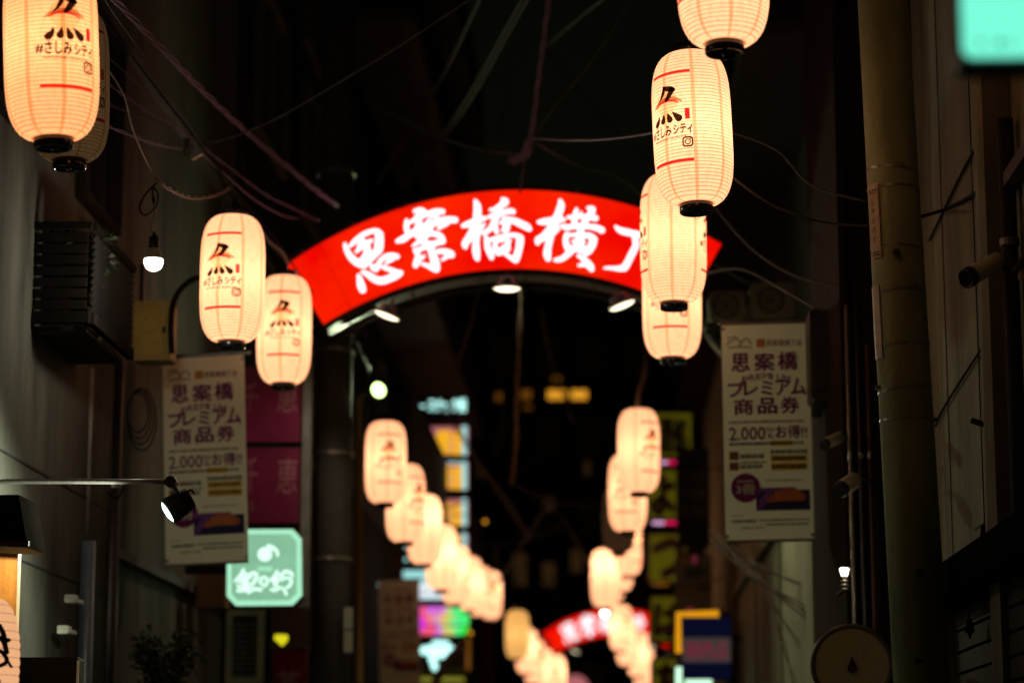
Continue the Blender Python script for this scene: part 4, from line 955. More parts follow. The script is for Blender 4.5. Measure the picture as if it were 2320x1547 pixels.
tag(MB().tube([P(389, 800, 14.3), P(387, 740, 14.3), P(392, 690, 14.35), P(410, 655, 14.5), P(440, 632, 14.7), P(470, 628, 15.0)], .018, 8).build('black_hose', 'cable_black', org=P(389, 800, 14.3)),
    'thick black cable curving up beside the dull yellow box', 'cable')
def vpipe(x, Y, r_, y0, mat, label, nm='drain_pipe', y1=None):
    a = P(x, y0, Y); t = thing(nm, label, 'pipe', (a.x, Y, 0))
    zb_ = .002 if y1 is None else P(x, y1, Y).z
    MB().cyl((a.x, Y, zb_), (a.x, Y, a.z), r_, n=20).build('pipe', mat, t, True)
    k = zb_+.7
    while k < a.z-.2:
        MB().cyl((a.x, Y, k), (a.x, Y, k+.035), r_*1.12, n=20).box(a.x-r_*.35, a.x+r_*.35, Y, Y+.16, k+.003, k+.03).build('clamp', 'steel', t); k += 1.35
    return t
vpipe(264, 14.5, .050, 815, 'black_metal', 'black drain pipe running down the left wall past the long lamp arm')
vpipe(200, 13.7, .044, 1225, 'pipe_blue', 'blue-grey drain pipe with a bright highlight near the left edge')
vpipe(200, 13.8, .034, 835, 'pipe_pale', 'slimmer pale pipe rising above the blue-grey drain pipe', y1=1222)
vpipe(143, 13.3, .03, 838, 'ochre_board', 'narrow yellowish upright strip below the black balcony', 'wall_strip')
cl_ = MB()
for k in range(4): cl_.tube([P(312+(24+3*k)*math.cos(t*PI/6+k*.5)+k*3, 935+(44+9*k)*math.sin(t*PI/6+k*.5)+5*k, 14.3-.012*k) for t in range(13)], .0042, 6, 3)
tag(cl_.build('coiled_cable', 'cable_black', org=P(318, 930, 14.3)), 'loops of black cable hanging on the wall left of the voucher banner', 'cable coil')
tag(MB().tube([P(235, 1200, 14.6), P(228, 1100, 14.6), P(262, 1130, 14.2), P(282, 1100, 14.2)], .006, 6).build('loose_cable', 'cable_black', org=P(235, 1200, 14.6)), 'thin loose cable crossing the black drain pipe under the lamp arm', 'cable')
# lantern, board and hood at the lower left corner
bl_ = thing('paper_lantern', 'round ribbed cream lantern with black brush strokes at the bottom left corner', 'lantern', P(-45, 1500, 9.6))
c = P(-45, 1500, 9.6); mb = MB(); prof = []
for i in range(15):
    for j in range(4):
        z = -.26+.52*(i+j/4)/15; prof.append((.05+.102*(1-abs(z/.26)**2.6)**.5+.004*math.sin(PI*j/4), z))
mb.lathe(prof+[(.05, .26)], c, None, 64)
M['paper_corner'] = emit('corner_lantern_paper', (1.0, .50, .24), .85, .06, 20)
M['stroke_black'] = surf('black_brush_paint', (.01, .008, .008), .5, bump=0)
sh_ = mb.build('shade', 'paper_corner', bl_, True)
wires_ = MB()
for i in range(15):
    z = -.26+.52*i/15; r_ = .05+.102*max(0, (1-abs(z/.26)**2.6))**.5+.0006
    wires_.tube([(c.x+r_*math.sin(t*PI/24), c.y-r_*math.cos(t*PI/24), c.z+z) for t in range(-2, 30)], .0009, 4, 1)
wires_.build('ribs', 'rust', bl_)
mb = MB()
for st in ([(-10, 1440, 10), (8, 1446, 12), (22, 1455, 10), (28, 1480, 9)], [(0, 1460, 12), (30, 1452, 10)], [(14, 1420, 9), (22, 1440, 10), (26, 1470, 9)], [(4, 1475, 10), (20, 1480, 9), (28, 1500, 8), (12, 1512, 9), (0, 1505, 9), (2, 1488, 8)], [(-12, 1530, 14), (10, 1545, 14)], [(30, 1500, 5), (35, 1512, 5)]):
    def onb(x, y):
        p_ = P(x, y, 9.6); dx = max(-.149, min(.149, p_.x-c.x)); z = max(-.25, min(.25, p_.z-c.z)); r_ = .05+.102*(1-abs(z/.26)**2.6)**.5+.0065
        dx = max(-r_, min(r_, dx)); return Vector((c.x+dx, c.y-math.sqrt(max(0, r_*r_-dx*dx)), c.z+z))
    mb.add(*stroke_mesh(st, onb, 5))
mb.build('brush_lettering', 'stroke_black', bl_)
MB().lathe([(.052, .255), (.056, .26), (.056, .30), (.046, .30)], c, None, 32).build('top_cap', 'gloss_black', bl_, True)
MB().cyl(c+Vector((0, 0, .29)), c+Vector((0, 0, .62)), .004, n=6).cyl(c+Vector((0, 0, .62)), Vector((XL-.0, c.y, c.z+.66)), .01, n=6).build('hanging_bracket', 'dark_metal', bl_)
wb = thing('timber_board', 'ochre timber board lit from above at the left edge under a dark hood', 'board', P(10, 1500, 10.6))
MB().box(P(-60, 1350, 10.6).x, P(35, 1350, 10.6).x, 10.62, 10.68, P(0, 1560, 10.6).z, P(0, 1236, 10.6).z).build('board', 'ochre_board', wb)
hd = thing('lamp_hood', 'dark angular metal hood at the left edge under the lamp arm', 'lamp hood', P(20, 1240, 10.3))
h_ = [P(-90, 1122, 10.3), P(42, 1120, 10.3), P(63, 1240, 10.2), P(-90, 1232, 10.2)]; h2_ = [v+Vector((0, .35, .0)) for v in h_]
MB().add(h_+h2_, [(0, 3, 2, 1), (0, 1, 5, 4), (1, 2, 6, 5), (4, 5, 6, 7)]).build('hood', 'soot', hd)
MB().box(h_[0].x, h_[2].x+.004, 10.19, 10.21, h_[3].z-.01, h_[3].z+.012).build('hood_lip', 'dark_metal', hd)
MB().cyl((h_[0].x+.1, 10.45, h_[0].z-.02), (XL, 10.45, h_[0].z-.02), .012, n=8).build('hood_bracket', 'dark_metal', hd)
hl = bpy.data.lights.new('hood_tube', 'AREA'); hl.energy = 5; hl.color = (1, .60, .24); hl.shape = 'RECTANGLE'; hl.size = .3; hl.size_y = .04
ho = bpy.data.objects.new('hood_tube', hl); C.objects.link(ho); ho.parent = hd; ho.location = P(0, 1226, 10.4)-hd.location; ho.rotation_euler = (math.radians(35), 0, 0)
tb = MB().cyl(P(-60, 1226, 10.4), P(30, 1226, 10.4), .010, n=10).build('tube', 'lamp_white', hd)
sb = thing('signboard', 'blank black signboard with a pale edge at the bottom left', 'signboard', P(110, 1570, 11.2))
F = rectpx(20, 1488, 177, 1600, 11.2); o_ = F.at(0, 0, 0); q = F.at(1, 1, 0)
MB().box(o_.x, q.x, 11.204, 11.3, q.z, o_.z, .015).build('panel', 'soot', sb)
MB().box(q.x-.012, q.x-.002, 11.19, 11.2, q.z, o_.z-.015).build('edge_trim', 'steel', sb)
MB().cyl((XL, 11.25, o_.z-.2), (o_.x, 11.25, o_.z-.2), .015, n=8).build('bracket', 'dark_metal', sb)
for (x, y, Y, lb) in ((158, 1355, 13.0, 'small white junction box on the left wall beside the blue-grey pipe'), (142, 1425, 12.9, 'drooping white sensor on the left wall above the black signboard')):
    j = thing('junction_box', lb, 'junction box', P(x, y, Y)); cc = P(x, y, Y)
    MB().box(cc.x-.03, cc.x+.03, Y, Y+.08, cc.z-.022, cc.z+.022, .006).build('casing', 'white_plastic', j)
    MB().box(cc.x-.012, cc.x+.012, Y+.08, Y+.3, cc.z-.01, cc.z+.01).build('stub', 'white_plastic', j)
# dark utility pole in the middle left
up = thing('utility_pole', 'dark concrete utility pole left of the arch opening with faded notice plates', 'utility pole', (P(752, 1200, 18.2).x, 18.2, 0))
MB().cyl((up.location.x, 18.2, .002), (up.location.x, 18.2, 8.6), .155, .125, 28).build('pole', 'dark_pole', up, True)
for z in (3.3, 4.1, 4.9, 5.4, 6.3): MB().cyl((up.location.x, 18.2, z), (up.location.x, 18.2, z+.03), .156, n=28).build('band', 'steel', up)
for y in (1375, 1428):
    q = P(790, y, 18.02); MB().box(q.x-.035, q.x+.03, 18.02, 18.03, q.z-.16, q.z).build('notice_plate', 'white_board', up)

# ------------------------------------------------------------------ stacked lit signs of the bar building (centre left)
def litsign(name, label, rect, Y, depth, casing, face, rim=.03, group=None, cat='sign', arm=XL-.1):
    F = rectpx(*rect, Y); r = thing(name, label, cat, F.at(.5, 1, 0), group)
    lightbox(r, F, depth, casing, face, rim)
    o_ = F.at(0, .5, 0)
    if arm is not None:
        xa = F.at(0 if arm < o_.x else 1, .5, 0).x
        MB().box(min(arm, xa-.003 if arm < xa else xa+.003), max(arm, xa-.003 if arm < xa else xa+.003), o_.y+depth*.4, o_.y+depth*.4+.04, o_.z-.02, o_.z+.02).build('wall_arm', 'dark_metal', r)
    return r, F
YS = 34.0
r, F = litsign('lit_letters_sign', 'ice white glowing lettering on black at the top of the sign stack', (918, 900, 1060, 938), YS, .15, 'black_metal', 'black_panel')
m_ = MB(); F.text(m_, 'バー', .05, .18, .32, .86, .05, .02); F.text(m_, 'スナック街', .38, .1, .97, .86, .05, .02); m_.build('lettering', 'ice_letter', r)
for i, (y0, y1, lb) in enumerate(((965, 1032, 'topmost rose lit sign with golden characters, cut by dark cables'), (1046, 1110, 'second rose lit sign with golden characters and bright side tubes'),
                                  (1129, 1192, 'third rose lit sign with golden characters beside the lanterns'), (1208, 1244, 'lowest thin rose lit sign mostly hidden by the left lantern cluster'))):
    r, F = litsign('lit_sign', lb, (940, y0, 1062, y1), YS, .2, 'black_metal', 'rose_face', .012, 'stacked rose lit signs')
    m_ = MB(); F.text(m_, '銀', .40, .15, .66, .95, .1, .006); F.text(m_, '座', .69, .15, .90, .95, .1, .006); F.text(m_, 'の', .2, .35, .38, .85, .03, .006); m_.build('lettering', 'gold_letter', r)
    m_ = MB(); F.rect(m_, .10, .10, .36, .22, .005); F.rect(m_, .56, .4, .72, .78, .0045); m_.build('print', 'lilac_letter', r)
    a_, b_ = F.at(.92, .02, .05), F.at(.92, .98, .05)
    MB().tube([a_, b_], .035, 8, 1).build('edge_tube', 'ice_edge', r)
    MB().tube([F.at(.05, .02, .05), F.at(.05, .98, .05)], .03, 8, 1).build('edge_tube', 'ice_edge', r)
    if i == 1: MB().tube([F.at(.08, .05, .05), F.at(.88, .05, .05)], .012, 8, 1).build('edge_tube', 'ice_edge', r)
    # small pinkish block with white edge seen left of the lanterns at the lower level
r, F = litsign('lit_sign', 'white lit sign with rose red lettering left of the lantern cluster', (945, 1318, 1010, 1358), YS+.3, .15, 'black_metal', 'white_face', .01)
m_ = MB(); F.text(m_, 'スナック', .08, .35, .85, .85, .03, .006); m_.build('lettering', 'rose_letter', r)
r, F = litsign('lit_sign', 'narrow ice white light bar above the white sign with rose lettering', (913, 1291, 978, 1318), YS, .12, 'black_metal', 'ice_edge', .005)
F = rectpx(947, 1373, 1063, 1438, YS); r = thing('rainbow_sign', 'rainbow coloured lit sign with a rounded right end', 'sign', F.at(.5, 1, 0))
poly = [(0, 0), (.88, 0), (.94, .06), (.985, .2), (1, .45), (.985, .72), (.94, .92), (.88, 1), (.1, 1), (0, .93)]
v_ = [F.at(u, v, 0) for u, v in poly]; n_ = len(v_)
MB().add(v_, [tuple(range(n_))]).build('face', 'rainbow', r)
MB().add([v+Vector((0, .004, 0)) for v in v_]+[v+Vector((0, .2, 0)) for v in v_], [(i, (i+1) % n_, n_+(i+1) % n_, n_+i) for i in range(n_)]+[tuple(range(n_, 2*n_))]).build('casing', 'black_metal', r)
m_ = MB(); F.text(m_, 'カラオケ', .2, .25, .72, .6, .03, .01); m_.build('lettering', 'gold_letter', r)
MB().box(XL-.1, F.at(0, .5, 0).x-.003, YS+.08, YS+.12, F.at(0, .5, 0).z-.02, F.at(0, .5, 0).z+.02).build('wall_arm', 'dark_metal', r)
r, F = litsign('lit_letters_sign', 'dark sign with an ice white glowing symbol below the rainbow sign', (947, 1450, 1056, 1516), YS, .12, 'black_metal', 'black_panel')
m_ = MB()
for st in ([(.12, .35, .16), (.3, .28, .2), (.5, .25, .22), (.66, .3, .18)], [(.36, .1, .12), (.6, .12, .12)], [(.28, .55, .14), (.36, .95, .12)], [(.3, .5, .14), (.56, .5, .14)]):
    F.stroke(m_, st, .02)
m_.build('symbol', 'ice_letter', r)
bz_ = thing('storefront', 'shop front with yellow-green lit windows at the foot of the sign stack', 'storefront', (P(1000, 1547, 36).x, 36, 0))
F = rectpx(945, 1440, 1066, 1700, 36.0); o_ = F.at(0, 0, 0); q = F.at(1, 1, 0)
MB().box(XL-.1, q.x, 36.01, 36.4, .002, o_.z).build('wall', 'dark_wall', bz_)
for v0, v1 in ((.05, .10), (.26, .30), (.36, .40)):
    m_ = MB(); F.rect(m_, .05, v0, .88, v1, .01); m_.build('window_strip', 'shop_light', bz_)
m_ = MB(); F.rect(m_, .90, .02, .99, .30, .01); m_.build('side_light', 'amber_dim', bz_)
# reflections left of the lanterns put in as glowing globes, among small shop lamps
sm = [(845, 1178, 9, 'amber_dim'), (850, 1167, 9, 'ice_edge'), (843, 1188, 8, 'ice_edge'), (848, 1225, 8, 'ice_edge'), (855, 1324, 7, 'ice_edge'), (852, 1290, 6, 'ice_edge'), (920, 1238, 7, 'ice_edge'), (920, 1267, 7, 'ice_edge'), (1034, 1478, 7, 'ice_edge'), (1099, 1181, 8, 'amber_window'), (1066, 1433, 9, 'amber_window')]
words = ['amber lamp', 'white lamp', 'white lamp', 'white lamp', 'white lamp', 'white lamp', 'white lamp', 'white lamp', 'white lamp', 'amber lamp', 'amber lamp']
where = ['upper left of the lantern that has the glow band', 'just above the small amber lamp left of the strings', 'just below the small amber lamp left of the strings', 'beside the small pinkish lit panel', 'lowest one above the far small banner', 'second lowest above the far small banner',
         'level with the thinnest rose sign, upper of two', 'level with the thinnest rose sign, lower of two', 'right of the glowing symbol sign', 'alone right of the third rose lit sign', 'at the right end of the rainbow sign']
for (x, y, w, mt), a_, b_ in zip(sm, words, where):
    Y = 33.2; c = P(x, y, Y); t = thing('shop_lamp', 'tiny %s %s' % (a_, b_), 'lamp', c, 'tiny far shop lamps')
    MB().lathe([(.001, -.03), (.02, -.02), (.027, 0), (.02, .02), (.001, .03)], c, (0, 1, 0), 12).build('globe', mt, t, True)
    MB().cyl(c+Vector((0, .03, 0)), Vector((c.x, Y+.25, c.z+.12)), .008, n=6).cyl(Vector((c.x, Y+.25, c.z+.12)), Vector((XL-.13 if x < 1090 else -2.2, Y+.25, c.z+.12)), .008, n=6).build('bracket', 'dark_metal', t)
r, F = litsign('lit_sign', 'small pinkish and orange lit panel left of the lantern strings', (812, 1222, 842, 1252), 33.5, .1, 'black_metal', 'rose_face', .01, arm=None)
MB().cyl(F.at(0, .5, -.05), (XL-.15, 33.55, F.at(0, .5).z), .01, n=6).build('wall_arm', 'dark_metal', r)
# dark red column behind the second string
tag(MB().box(P(1085, 1450, 50).x, P(1116, 1450, 50).x, 50, 50.3, .002, P(0, 1395, 50).z).build('red_column', 'red_cloth', org=(P(1100, 0, 50).x, 50.15, 0)), 'dark red column behind the lower end of the left lantern cluster', 'column')
rr_ = thing('round_sign', 'round sign with a dark red ring at the bottom centre', 'sign', P(1303, 1600, 56))
c = P(1303, 1560, 56); MB().lathe([(.32, 0), (.46, -.02), (.46, .1), (.001, .1)], c, (0, 1, 0), 32).build('ring', 'red_cloth', rr_, True)
MB().disc(c+Vector((0, -.005, 0)), .32, (0, -1, 0)).build('disc', 'rose_face', rr_)
MB().box(c.x-.02, c.x+.02, 56.03, 56.07, .002, c.z-.45).build('post', 'dark_metal', rr_)
rl = thing('round_lamp', 'bright round white lamp just above the second red arch', 'lamp', P(1370, 1387, 36))
c = P(1370, 1388, 36); MB().lathe([(.001, -.05), (.036, -.036), (.05, 0), (.036, .036), (.001, .05)], c, None, 16).build('globe', 'lamp_far', rl, True)
MB().tube([c+Vector((0, 0, .045)), c+Vector((0, 0, .5)), (XR, 36, c.z+.6)], .008, 6).build('cord', 'cable_black', rl)

# ------------------------------------------------------------------ right side signs
ysr = thing('vertical_sign', 'tall dull yellow vertical shop sign with dark plum kana on separate panels', 'sign', P(1500, 1600, 32))
for x0, y0, x1, y1, ch in ((1478, 930, 1572, 1040, '酒処'), (1466, 1058, 1536, 1180, 'よ'), (1466, 1204, 1560, 1322, 'つ'), (1470, 1346, 1560, 1456, 'ば'), (1474, 1486, 1560, 1600, 'ち')):
    F = rectpx(x0, y0, x1, y1, 32.0); o_ = F.at(0, 0, 0); q = F.at(1, 1, 0)
    MB().box(o_.x, q.x, 32.004, 32.2, q.z, o_.z, .05).build('casing', 'plum_print', ysr)
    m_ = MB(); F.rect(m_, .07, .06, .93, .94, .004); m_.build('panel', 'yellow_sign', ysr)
    m_ = MB(); F.text(m_, ch, .16, .16, .86, .86, .12, .008); m_.build('lettering', 'plum_print', ysr)
a = P(1562, 920, 32.05); MB().box(a.x+.04, a.x+.09, 32.05, 32.12, .002, a.z+.3).build('mast', 'dark_metal', ysr)
for nm, y, x0, xm, x1, m1, m2, lb in (('neon_tube', 1047, 1497, 1512, 1531, 'pinkwhite_light', 'magenta_light', 'short pink and red neon bar right of the lantern on the long cord'), ('neon_tube', 1184, 1478, 1505, 1532, 'pinkwhite_light', 'magenta_light', 'short neon bar fading from pale pink to red beside the yellow kana sign'),
                                      ('neon_tube', 1323, 1478, 1482, 1514, 'amber_dim', 'amber_dim', 'dim peach coloured neon bar under the round kana panel')):
    t = thing(nm, lb, 'neon light', P((x0+x1)/2, y, 31.7), 'neon bars between the yellow panels')
    MB().tube([P(x0, y, 31.7), P(xm, y, 31.7)], .022, 8, 1).build('pale_tube', m1, t, True); MB().tube([P(xm+1, y, 31.7), P(x1, y, 31.7)], .022, 8, 1).build('red_tube', m2, t, True)
    MB().cyl(P(xm, y, 31.73), P(xm, y, 31.99), .012, n=6).build('stem', 'dark_metal', t)
pb = thing('menu_sign', 'black panel with rows of faint grey characters beside the right banner', 'sign', P(1570, 1245, 27))
F = rectpx(1534, 1015, 1608, 1236, 27); o_ = F.at(0, 0, 0); q = F.at(1, 1, 0)
MB().box(o_.x, q.x, 27.004, 27.12, q.z, o_.z).build('panel', 'black_panel', pb)
for i, s_ in enumerate(('立呑処', 'お食事', '居酒屋')):
    m_ = MB(); F.text(m_, s_, .15, .24+.17*i, .88, .36+.17*i, .01, .006); m_.build('lettering', 'grey_print', pb)
MB().cyl(F.at(1, .2, -.05), (XR, 27.06, F.at(1, .2).z), .012, n=6).build('wall_arm', 'dark_metal', pb)
nb = thing('notice_board', 'pale notice board with blurred teal and black print under the black panel', 'notice board', P(1575, 1390, 27.5))
F = rectpx(1530, 1256, 1614, 1392, 27.5); o_ = F.at(0, 0, 0); q = F.at(1, 1, 0)
MB().box(o_.x, q.x, 27.504, 27.58, q.z, o_.z).build('board', 'white_board', nb)
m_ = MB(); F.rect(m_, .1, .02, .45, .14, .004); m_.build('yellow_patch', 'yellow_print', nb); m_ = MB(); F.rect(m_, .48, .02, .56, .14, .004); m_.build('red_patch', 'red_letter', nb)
m_ = MB(); F.text(m_, '営業中', .28, .2, .85, .40, .05, .006); m_.build('lettering', 'teal_print', nb)
m_ = MB(); F.text(m_, '生ビール各種', .12, .46, .92, .62, .02, .006); m_.build('lettering', 'dark_print', nb)
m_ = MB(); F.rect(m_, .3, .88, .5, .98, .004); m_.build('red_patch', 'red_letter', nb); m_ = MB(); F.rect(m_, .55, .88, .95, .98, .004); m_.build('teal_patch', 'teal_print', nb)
MB().cyl(F.at(1, .4, -.04), (XR, 27.54, F.at(1, .4).z), .012, n=6).build('wall_arm', 'dark_metal', nb)
bw = thing('striped_sign', 'navy and pale grey striped sign with dull red lettering and an orange lit frame', 'sign', P(1595, 1540, 23.5))
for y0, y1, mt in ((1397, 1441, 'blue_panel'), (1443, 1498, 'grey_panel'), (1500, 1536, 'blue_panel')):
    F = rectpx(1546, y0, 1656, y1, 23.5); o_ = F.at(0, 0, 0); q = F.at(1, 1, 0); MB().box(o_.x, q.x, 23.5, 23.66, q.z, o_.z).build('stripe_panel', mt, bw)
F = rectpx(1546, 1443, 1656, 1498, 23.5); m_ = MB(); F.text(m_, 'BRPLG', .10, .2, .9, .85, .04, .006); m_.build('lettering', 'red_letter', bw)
MB().tube([P(1537, 1478, 23.7), P(1537, 1391, 23.7), P(1628, 1389, 23.7)], .034, 8, 1).build('orange_tube', 'orange_light', bw)
F = rectpx(1530, 1383, 1656, 1540, 23.9); o_ = F.at(0, 0, 0); q = F.at(1, 1, 0); MB().box(o_.x, q.x, 23.78, 23.95, q.z, o_.z).build('back_box', 'black_metal', bw)
MB().box(q.x+.003, XR, 23.8, 23.86, o_.z-.3, o_.z-.25).build('wall_arm', 'dark_metal', bw)
mt_ = thing('lit_sign', 'pale mint lit sign at the bottom edge under the striped sign', 'sign', P(1570, 1600, 23.2))
MB().tube([P(1537, 1600, 23.2), P(1538, 1510, 23.2)], .032, 8, 1).build('side_tube', 'mint_light', mt_); F = rectpx(1549, 1536, 1616, 1610, 23.2); lightbox(mt_, F, .12, 'pipe_pale', 'mint_light', .01)
MB().cyl(F.at(1, .5, -.05), (XR, 23.25, F.at(1, .5).z), .012, n=6).build('wall_arm', 'dark_metal', mt_)

# ------------------------------------------------------------------ foreground right: pole, camera, sign, shutter
a, b = P(2000, 0, 10.8), P(2088, 1547, 10.8)
k_ = (a-b)/(a.z-b.z); foot = b+k_*(0-b.z); topp = a+k_*1.6; topp.z = a.z+1.6; foot.y = topp.y = 10.8
up2 = thing('utility_pole', 'large concrete utility pole on the right with steel bands and metal plates', 'utility pole', foot)
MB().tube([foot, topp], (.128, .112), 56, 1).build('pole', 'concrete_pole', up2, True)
def pc_(y): return P(2000+(y/1547)*88, y, 10.8)
AXP = (topp-foot).normalized()
def prad(z): return .128-.016*(z/topp.z)
for y, w, tw in ((392, .010, .12), (432, .012, .05), (566, .010, .1), (664, .014, -.06), (786, .013, -.05), (884, .012, -.10), (953, .010, 0)):
    c = pc_(y); ax = (AXP+Vector((tw, .1*tw, 0))).normalized(); r_ = prad(c.z)
    MB().lathe([(r_, -w/2), (r_+.003, -w/2), (r_+.003, w/2), (r_, w/2)], c, ax, 48).build('steel_band', 'steel', up2)
for y, dx in ((388, .02), (660, .08), (782, .09), (880, -.118), (953, .118)):
    c = pc_(y); yy = -math.sqrt(max(0, prad(c.z)**2-dx*dx)); MB().obox(c+Vector((dx, yy-.008, 0)), (.034, .012, .02), (0, .05, 0)).build('band_buckle', 'steel', up2)
def plate(x0, y0, x1, y1, ang, lbl):
    """thin curved plate clamped to the pole, centred at angle ang round it"""
    m_ = MB(); vs = []; nu, nv = 5, 2
    for j in range(nv+1):
        c = pc_(y0+(y1-y0)*j/nv); r_ = prad(c.z)+.006
        for i in range(nu+1):
            t = math.radians(ang+(i/nu-.5)*32); vs.append(c+Vector((r_*math.sin(t), -r_*math.cos(t), 0)))
    m_.add(vs, [(j*(nu+1)+i, (j+1)*(nu+1)+i, (j+1)*(nu+1)+i+1, j*(nu+1)+i+1) for j in range(nv) for i in range(nu)])
    m_.add([v+Vector((-.002*math.sin(math.radians(ang)), .003, 0)) for v in vs], [(j*(nu+1)+i, j*(nu+1)+i+1, (j+1)*(nu+1)+i+1, (j+1)*(nu+1)+i) for j in range(nv) for i in range(nu)])
    return m_.build('number_plate', 'plate', up2)
plate(1968, 425, 1992, 592, -58, ''); plate(1982, 652, 1995, 816, -70, '')
def polelettering(s, y, h, ang, w):
    vs, fs = text2d(s, .02); c = pc_(y); r_ = prad(c.z)+.009; m_ = MB()
    m_.add([c+Vector((r_*math.sin(math.radians(ang+(u-.5)*w)), -r_*math.cos(math.radians(ang+(u-.5)*w)), (v-.5)*h)) for u, v in vs], fs); return m_.build('lettering', 'plum_print', up2)
polelettering('NTT', 443, .022, -56, 24)
for i, ch in enumerate('シアンバシ'): polelettering(ch, 468+20*i, .026, -58, 11)
polelettering('032', 582, .022, -56, 22)
for x, y, r_ in ((2028, 585, .018), (2079, 1299, .017)):
    c = pc_(y); dx = P(x, y, 10.7).x-c.x; yy = -math.sqrt(max(0, prad(c.z)**2-dx*dx)); p_ = c+Vector((dx, yy, 0))
    MB().cyl(p_+Vector((0, .01, 0)), p_+Vector((0, -.045, -.01)), r_*.6, n=10).cyl(p_+Vector((0, -.02, -.003)), p_+Vector((0, -.042, -.008)), r_, n=6).build('bolt', 'rust', up2)
c = pc_(1500); MB().obox(c+Vector((-.02, -.129, 0)), (.035, .003, .02), (0, .3, 0)).build('torn_sticker', 'dark_print', up2)
tag(MB().tube([P(1662, 404, 10.9), P(1740, 460, 10.9), P(1820, 492, 10.9), P(1900, 508, 10.9), P(1966, 512, 10.85)], .006, 6).build('power_cable', 'cable', org=P(1800, 480, 10.9)), 'thin sagging cable from the sharp right lantern to the concrete pole', 'cable')
cc_ = thing('security_camera', 'white cylindrical security camera with a black front on the right wall', 'security camera', P(2275, 580, 10.1))
f0, f1 = P(2199, 626, 9.9), P(2262, 591, 10.0); d = (f1-f0).normalized()
MB().lathe([(.001, 0), (.036, .0), (.040, .004), (.040, (f1-f0).length-.006), (.034, (f1-f0).length), (.001, (f1-f0).length)], f0, d, 28).build('body', 'white_plastic', cc_, True)
MB().lathe([(.001, -.012), (.030, -.012), (.034, -.036), (.043, -.034), (.0435, .004), (.041, .006)], f0, d, 28).build('front_ring', 'black_metal', cc_, True)
MB().tube([f1, f1+d*.03, Vector((f1.x+.03, 10.08, f1.z+.02)), Vector((f1.x+.03, 10.16, f1.z+.02))], .011, 8).build('mount', 'white_plastic', cc_)
# foreground teal sign
tl_ = thing('teal_sign', 'out of focus glowing teal sign at the top right corner', 'sign', P(2250, 140, 4.5))
a, b = P(2182, 132, 4.5), P(2480, -260, 4.5)
poly = []
for cx_, cz_, a0 in ((a.x+.02, a.z+.02, 180), (b.x-.02, a.z+.02, 270), (b.x-.02, b.z-.02, 0), (a.x+.02, b.z-.02, 90)):
    for j in range(6): poly.append((cx_+.02*math.cos(math.radians(a0+18*j)), cz_+.02*math.sin(math.radians(a0+18*j))))
poly = poly[::-1]
MB().add([(x, 4.5, z) for x, z in poly], [tuple(range(len(poly)))]).build('face', 'teal_face', tl_)
big = [(x+(.008 if x > (a.x+b.x)/2 else -.008), z+(.008 if z > (a.z+b.z)/2 else -.008)) for x, z in poly]
MB().prism(big, 4.504, 4.62).build('casing', 'pipe_pale', tl_)
for x, s_ in ((2222, 4), (2265, 5), (2290, 3)): MB().disc(P(x, 98, 4.496), px(s_*1.6, 4.5), (0, -1, 0), 12).build('dirt_spot', 'dark_print', tl_)
MB().box(b.x+.01, 1.75, 4.54, 4.58, a.z+.1, a.z+.14).build('wall_arm', 'dark_metal', tl_)
# fixtures on the right wall
def on_wall(x, y):              # where the sight line meets the wall along x = 1.75
    d = P(x, y, 1.0)-EYE; k = 1.747/d.x; return EYE+d*k
cs = [P(2092, 492, 11.2), on_wall(2140, 478), on_wall(2185, 458), on_wall(2230, 430), on_wall(2274, 398)]
tag(MB().tube([c+Vector((-.02, 0, 0)) for c in cs], .009, 7).build('power_cable', 'cable_black', org=cs[2]), 'dark twisted cable running from the pole to the right wall', 'cable')
tag(MB().tube([on_wall(2266, 250)+Vector((-.01, 0, 0)), on_wall(2235, 300)+Vector((-.01, 0, 0)), on_wall(2180, 400)+Vector((-.01, 0, 0)), on_wall(2110, 545)+Vector((-.01, 0, 0))], .007, 6, 3).build('wall_cable', 'cable_black', org=on_wall(2180, 400)), 'black cable slanting down the right wall above the security camera', 'cable')
tag(MB().tube([on_wall(x, y)+Vector((-.012, 0, 0)) for x, y in ((2282, 715), (2240, 775), (2190, 850), (2140, 930), (2125, 965))], .007, 6, 3).build('wall_cable', 'cable_black', org=on_wall(2190, 850)), 'black cable slanting down the right wall below the security camera', 'cable')
hk = thing('wall_bracket', 'small dark bracket on the right wall beside the pole', 'bracket', on_wall(2255, 960)); q = on_wall(2262, 930)
MB().box(1.715, 1.746, q.y-.05, q.y+.01, q.z-.10, q.z+.10).build('back_plate', 'dark_metal', hk); MB().tube([(1.73, q.y, q.z-.05), (1.68, q.y, q.z-.06), (1.63, q.y+.02, q.z-.04)], .014, 8).build('hook_arm', 'dark_metal', hk)
cn = thing('conduit', 'upright conduit pipe at the far right edge of the picture', 'pipe', (1.70, 10.0, .5)); MB().cyl((1.70, 10.0, .5), (1.70, 10.0, 4.4), .035, n=14).build('pipe', 'dark_metal', cn, True)
MB().cyl((1.70, 10.0, 3.85), (1.70, 10.0, 3.88), .042, n=14).build('collar', 'steel', cn)
wl = thing('wall_lamp', 'dark shaded wall lamp cut by the right edge of the picture', 'wall lamp', P(2322, 640, 9.7))
q = P(2328, 600, 9.7); MB().lathe([(.012, .08), (.02, .06), (.055, -.03), (.058, -.035), (.05, -.035), (.01, .05)], q, (0.3, 0, 1), 20).build('shade', 'black_metal', wl, True)
MB().lathe([(.001, -.075), (.02, -.07), (.028, -.045), (.02, -.01)], q, (0.3, 0, 1), 16).build('globe', 'ochre_board', wl, True); MB().cyl(q+Vector((.03, 0, .06)), (1.75, 9.7, q.z+.08), .01, n=6).build('arm', 'black_metal', wl)
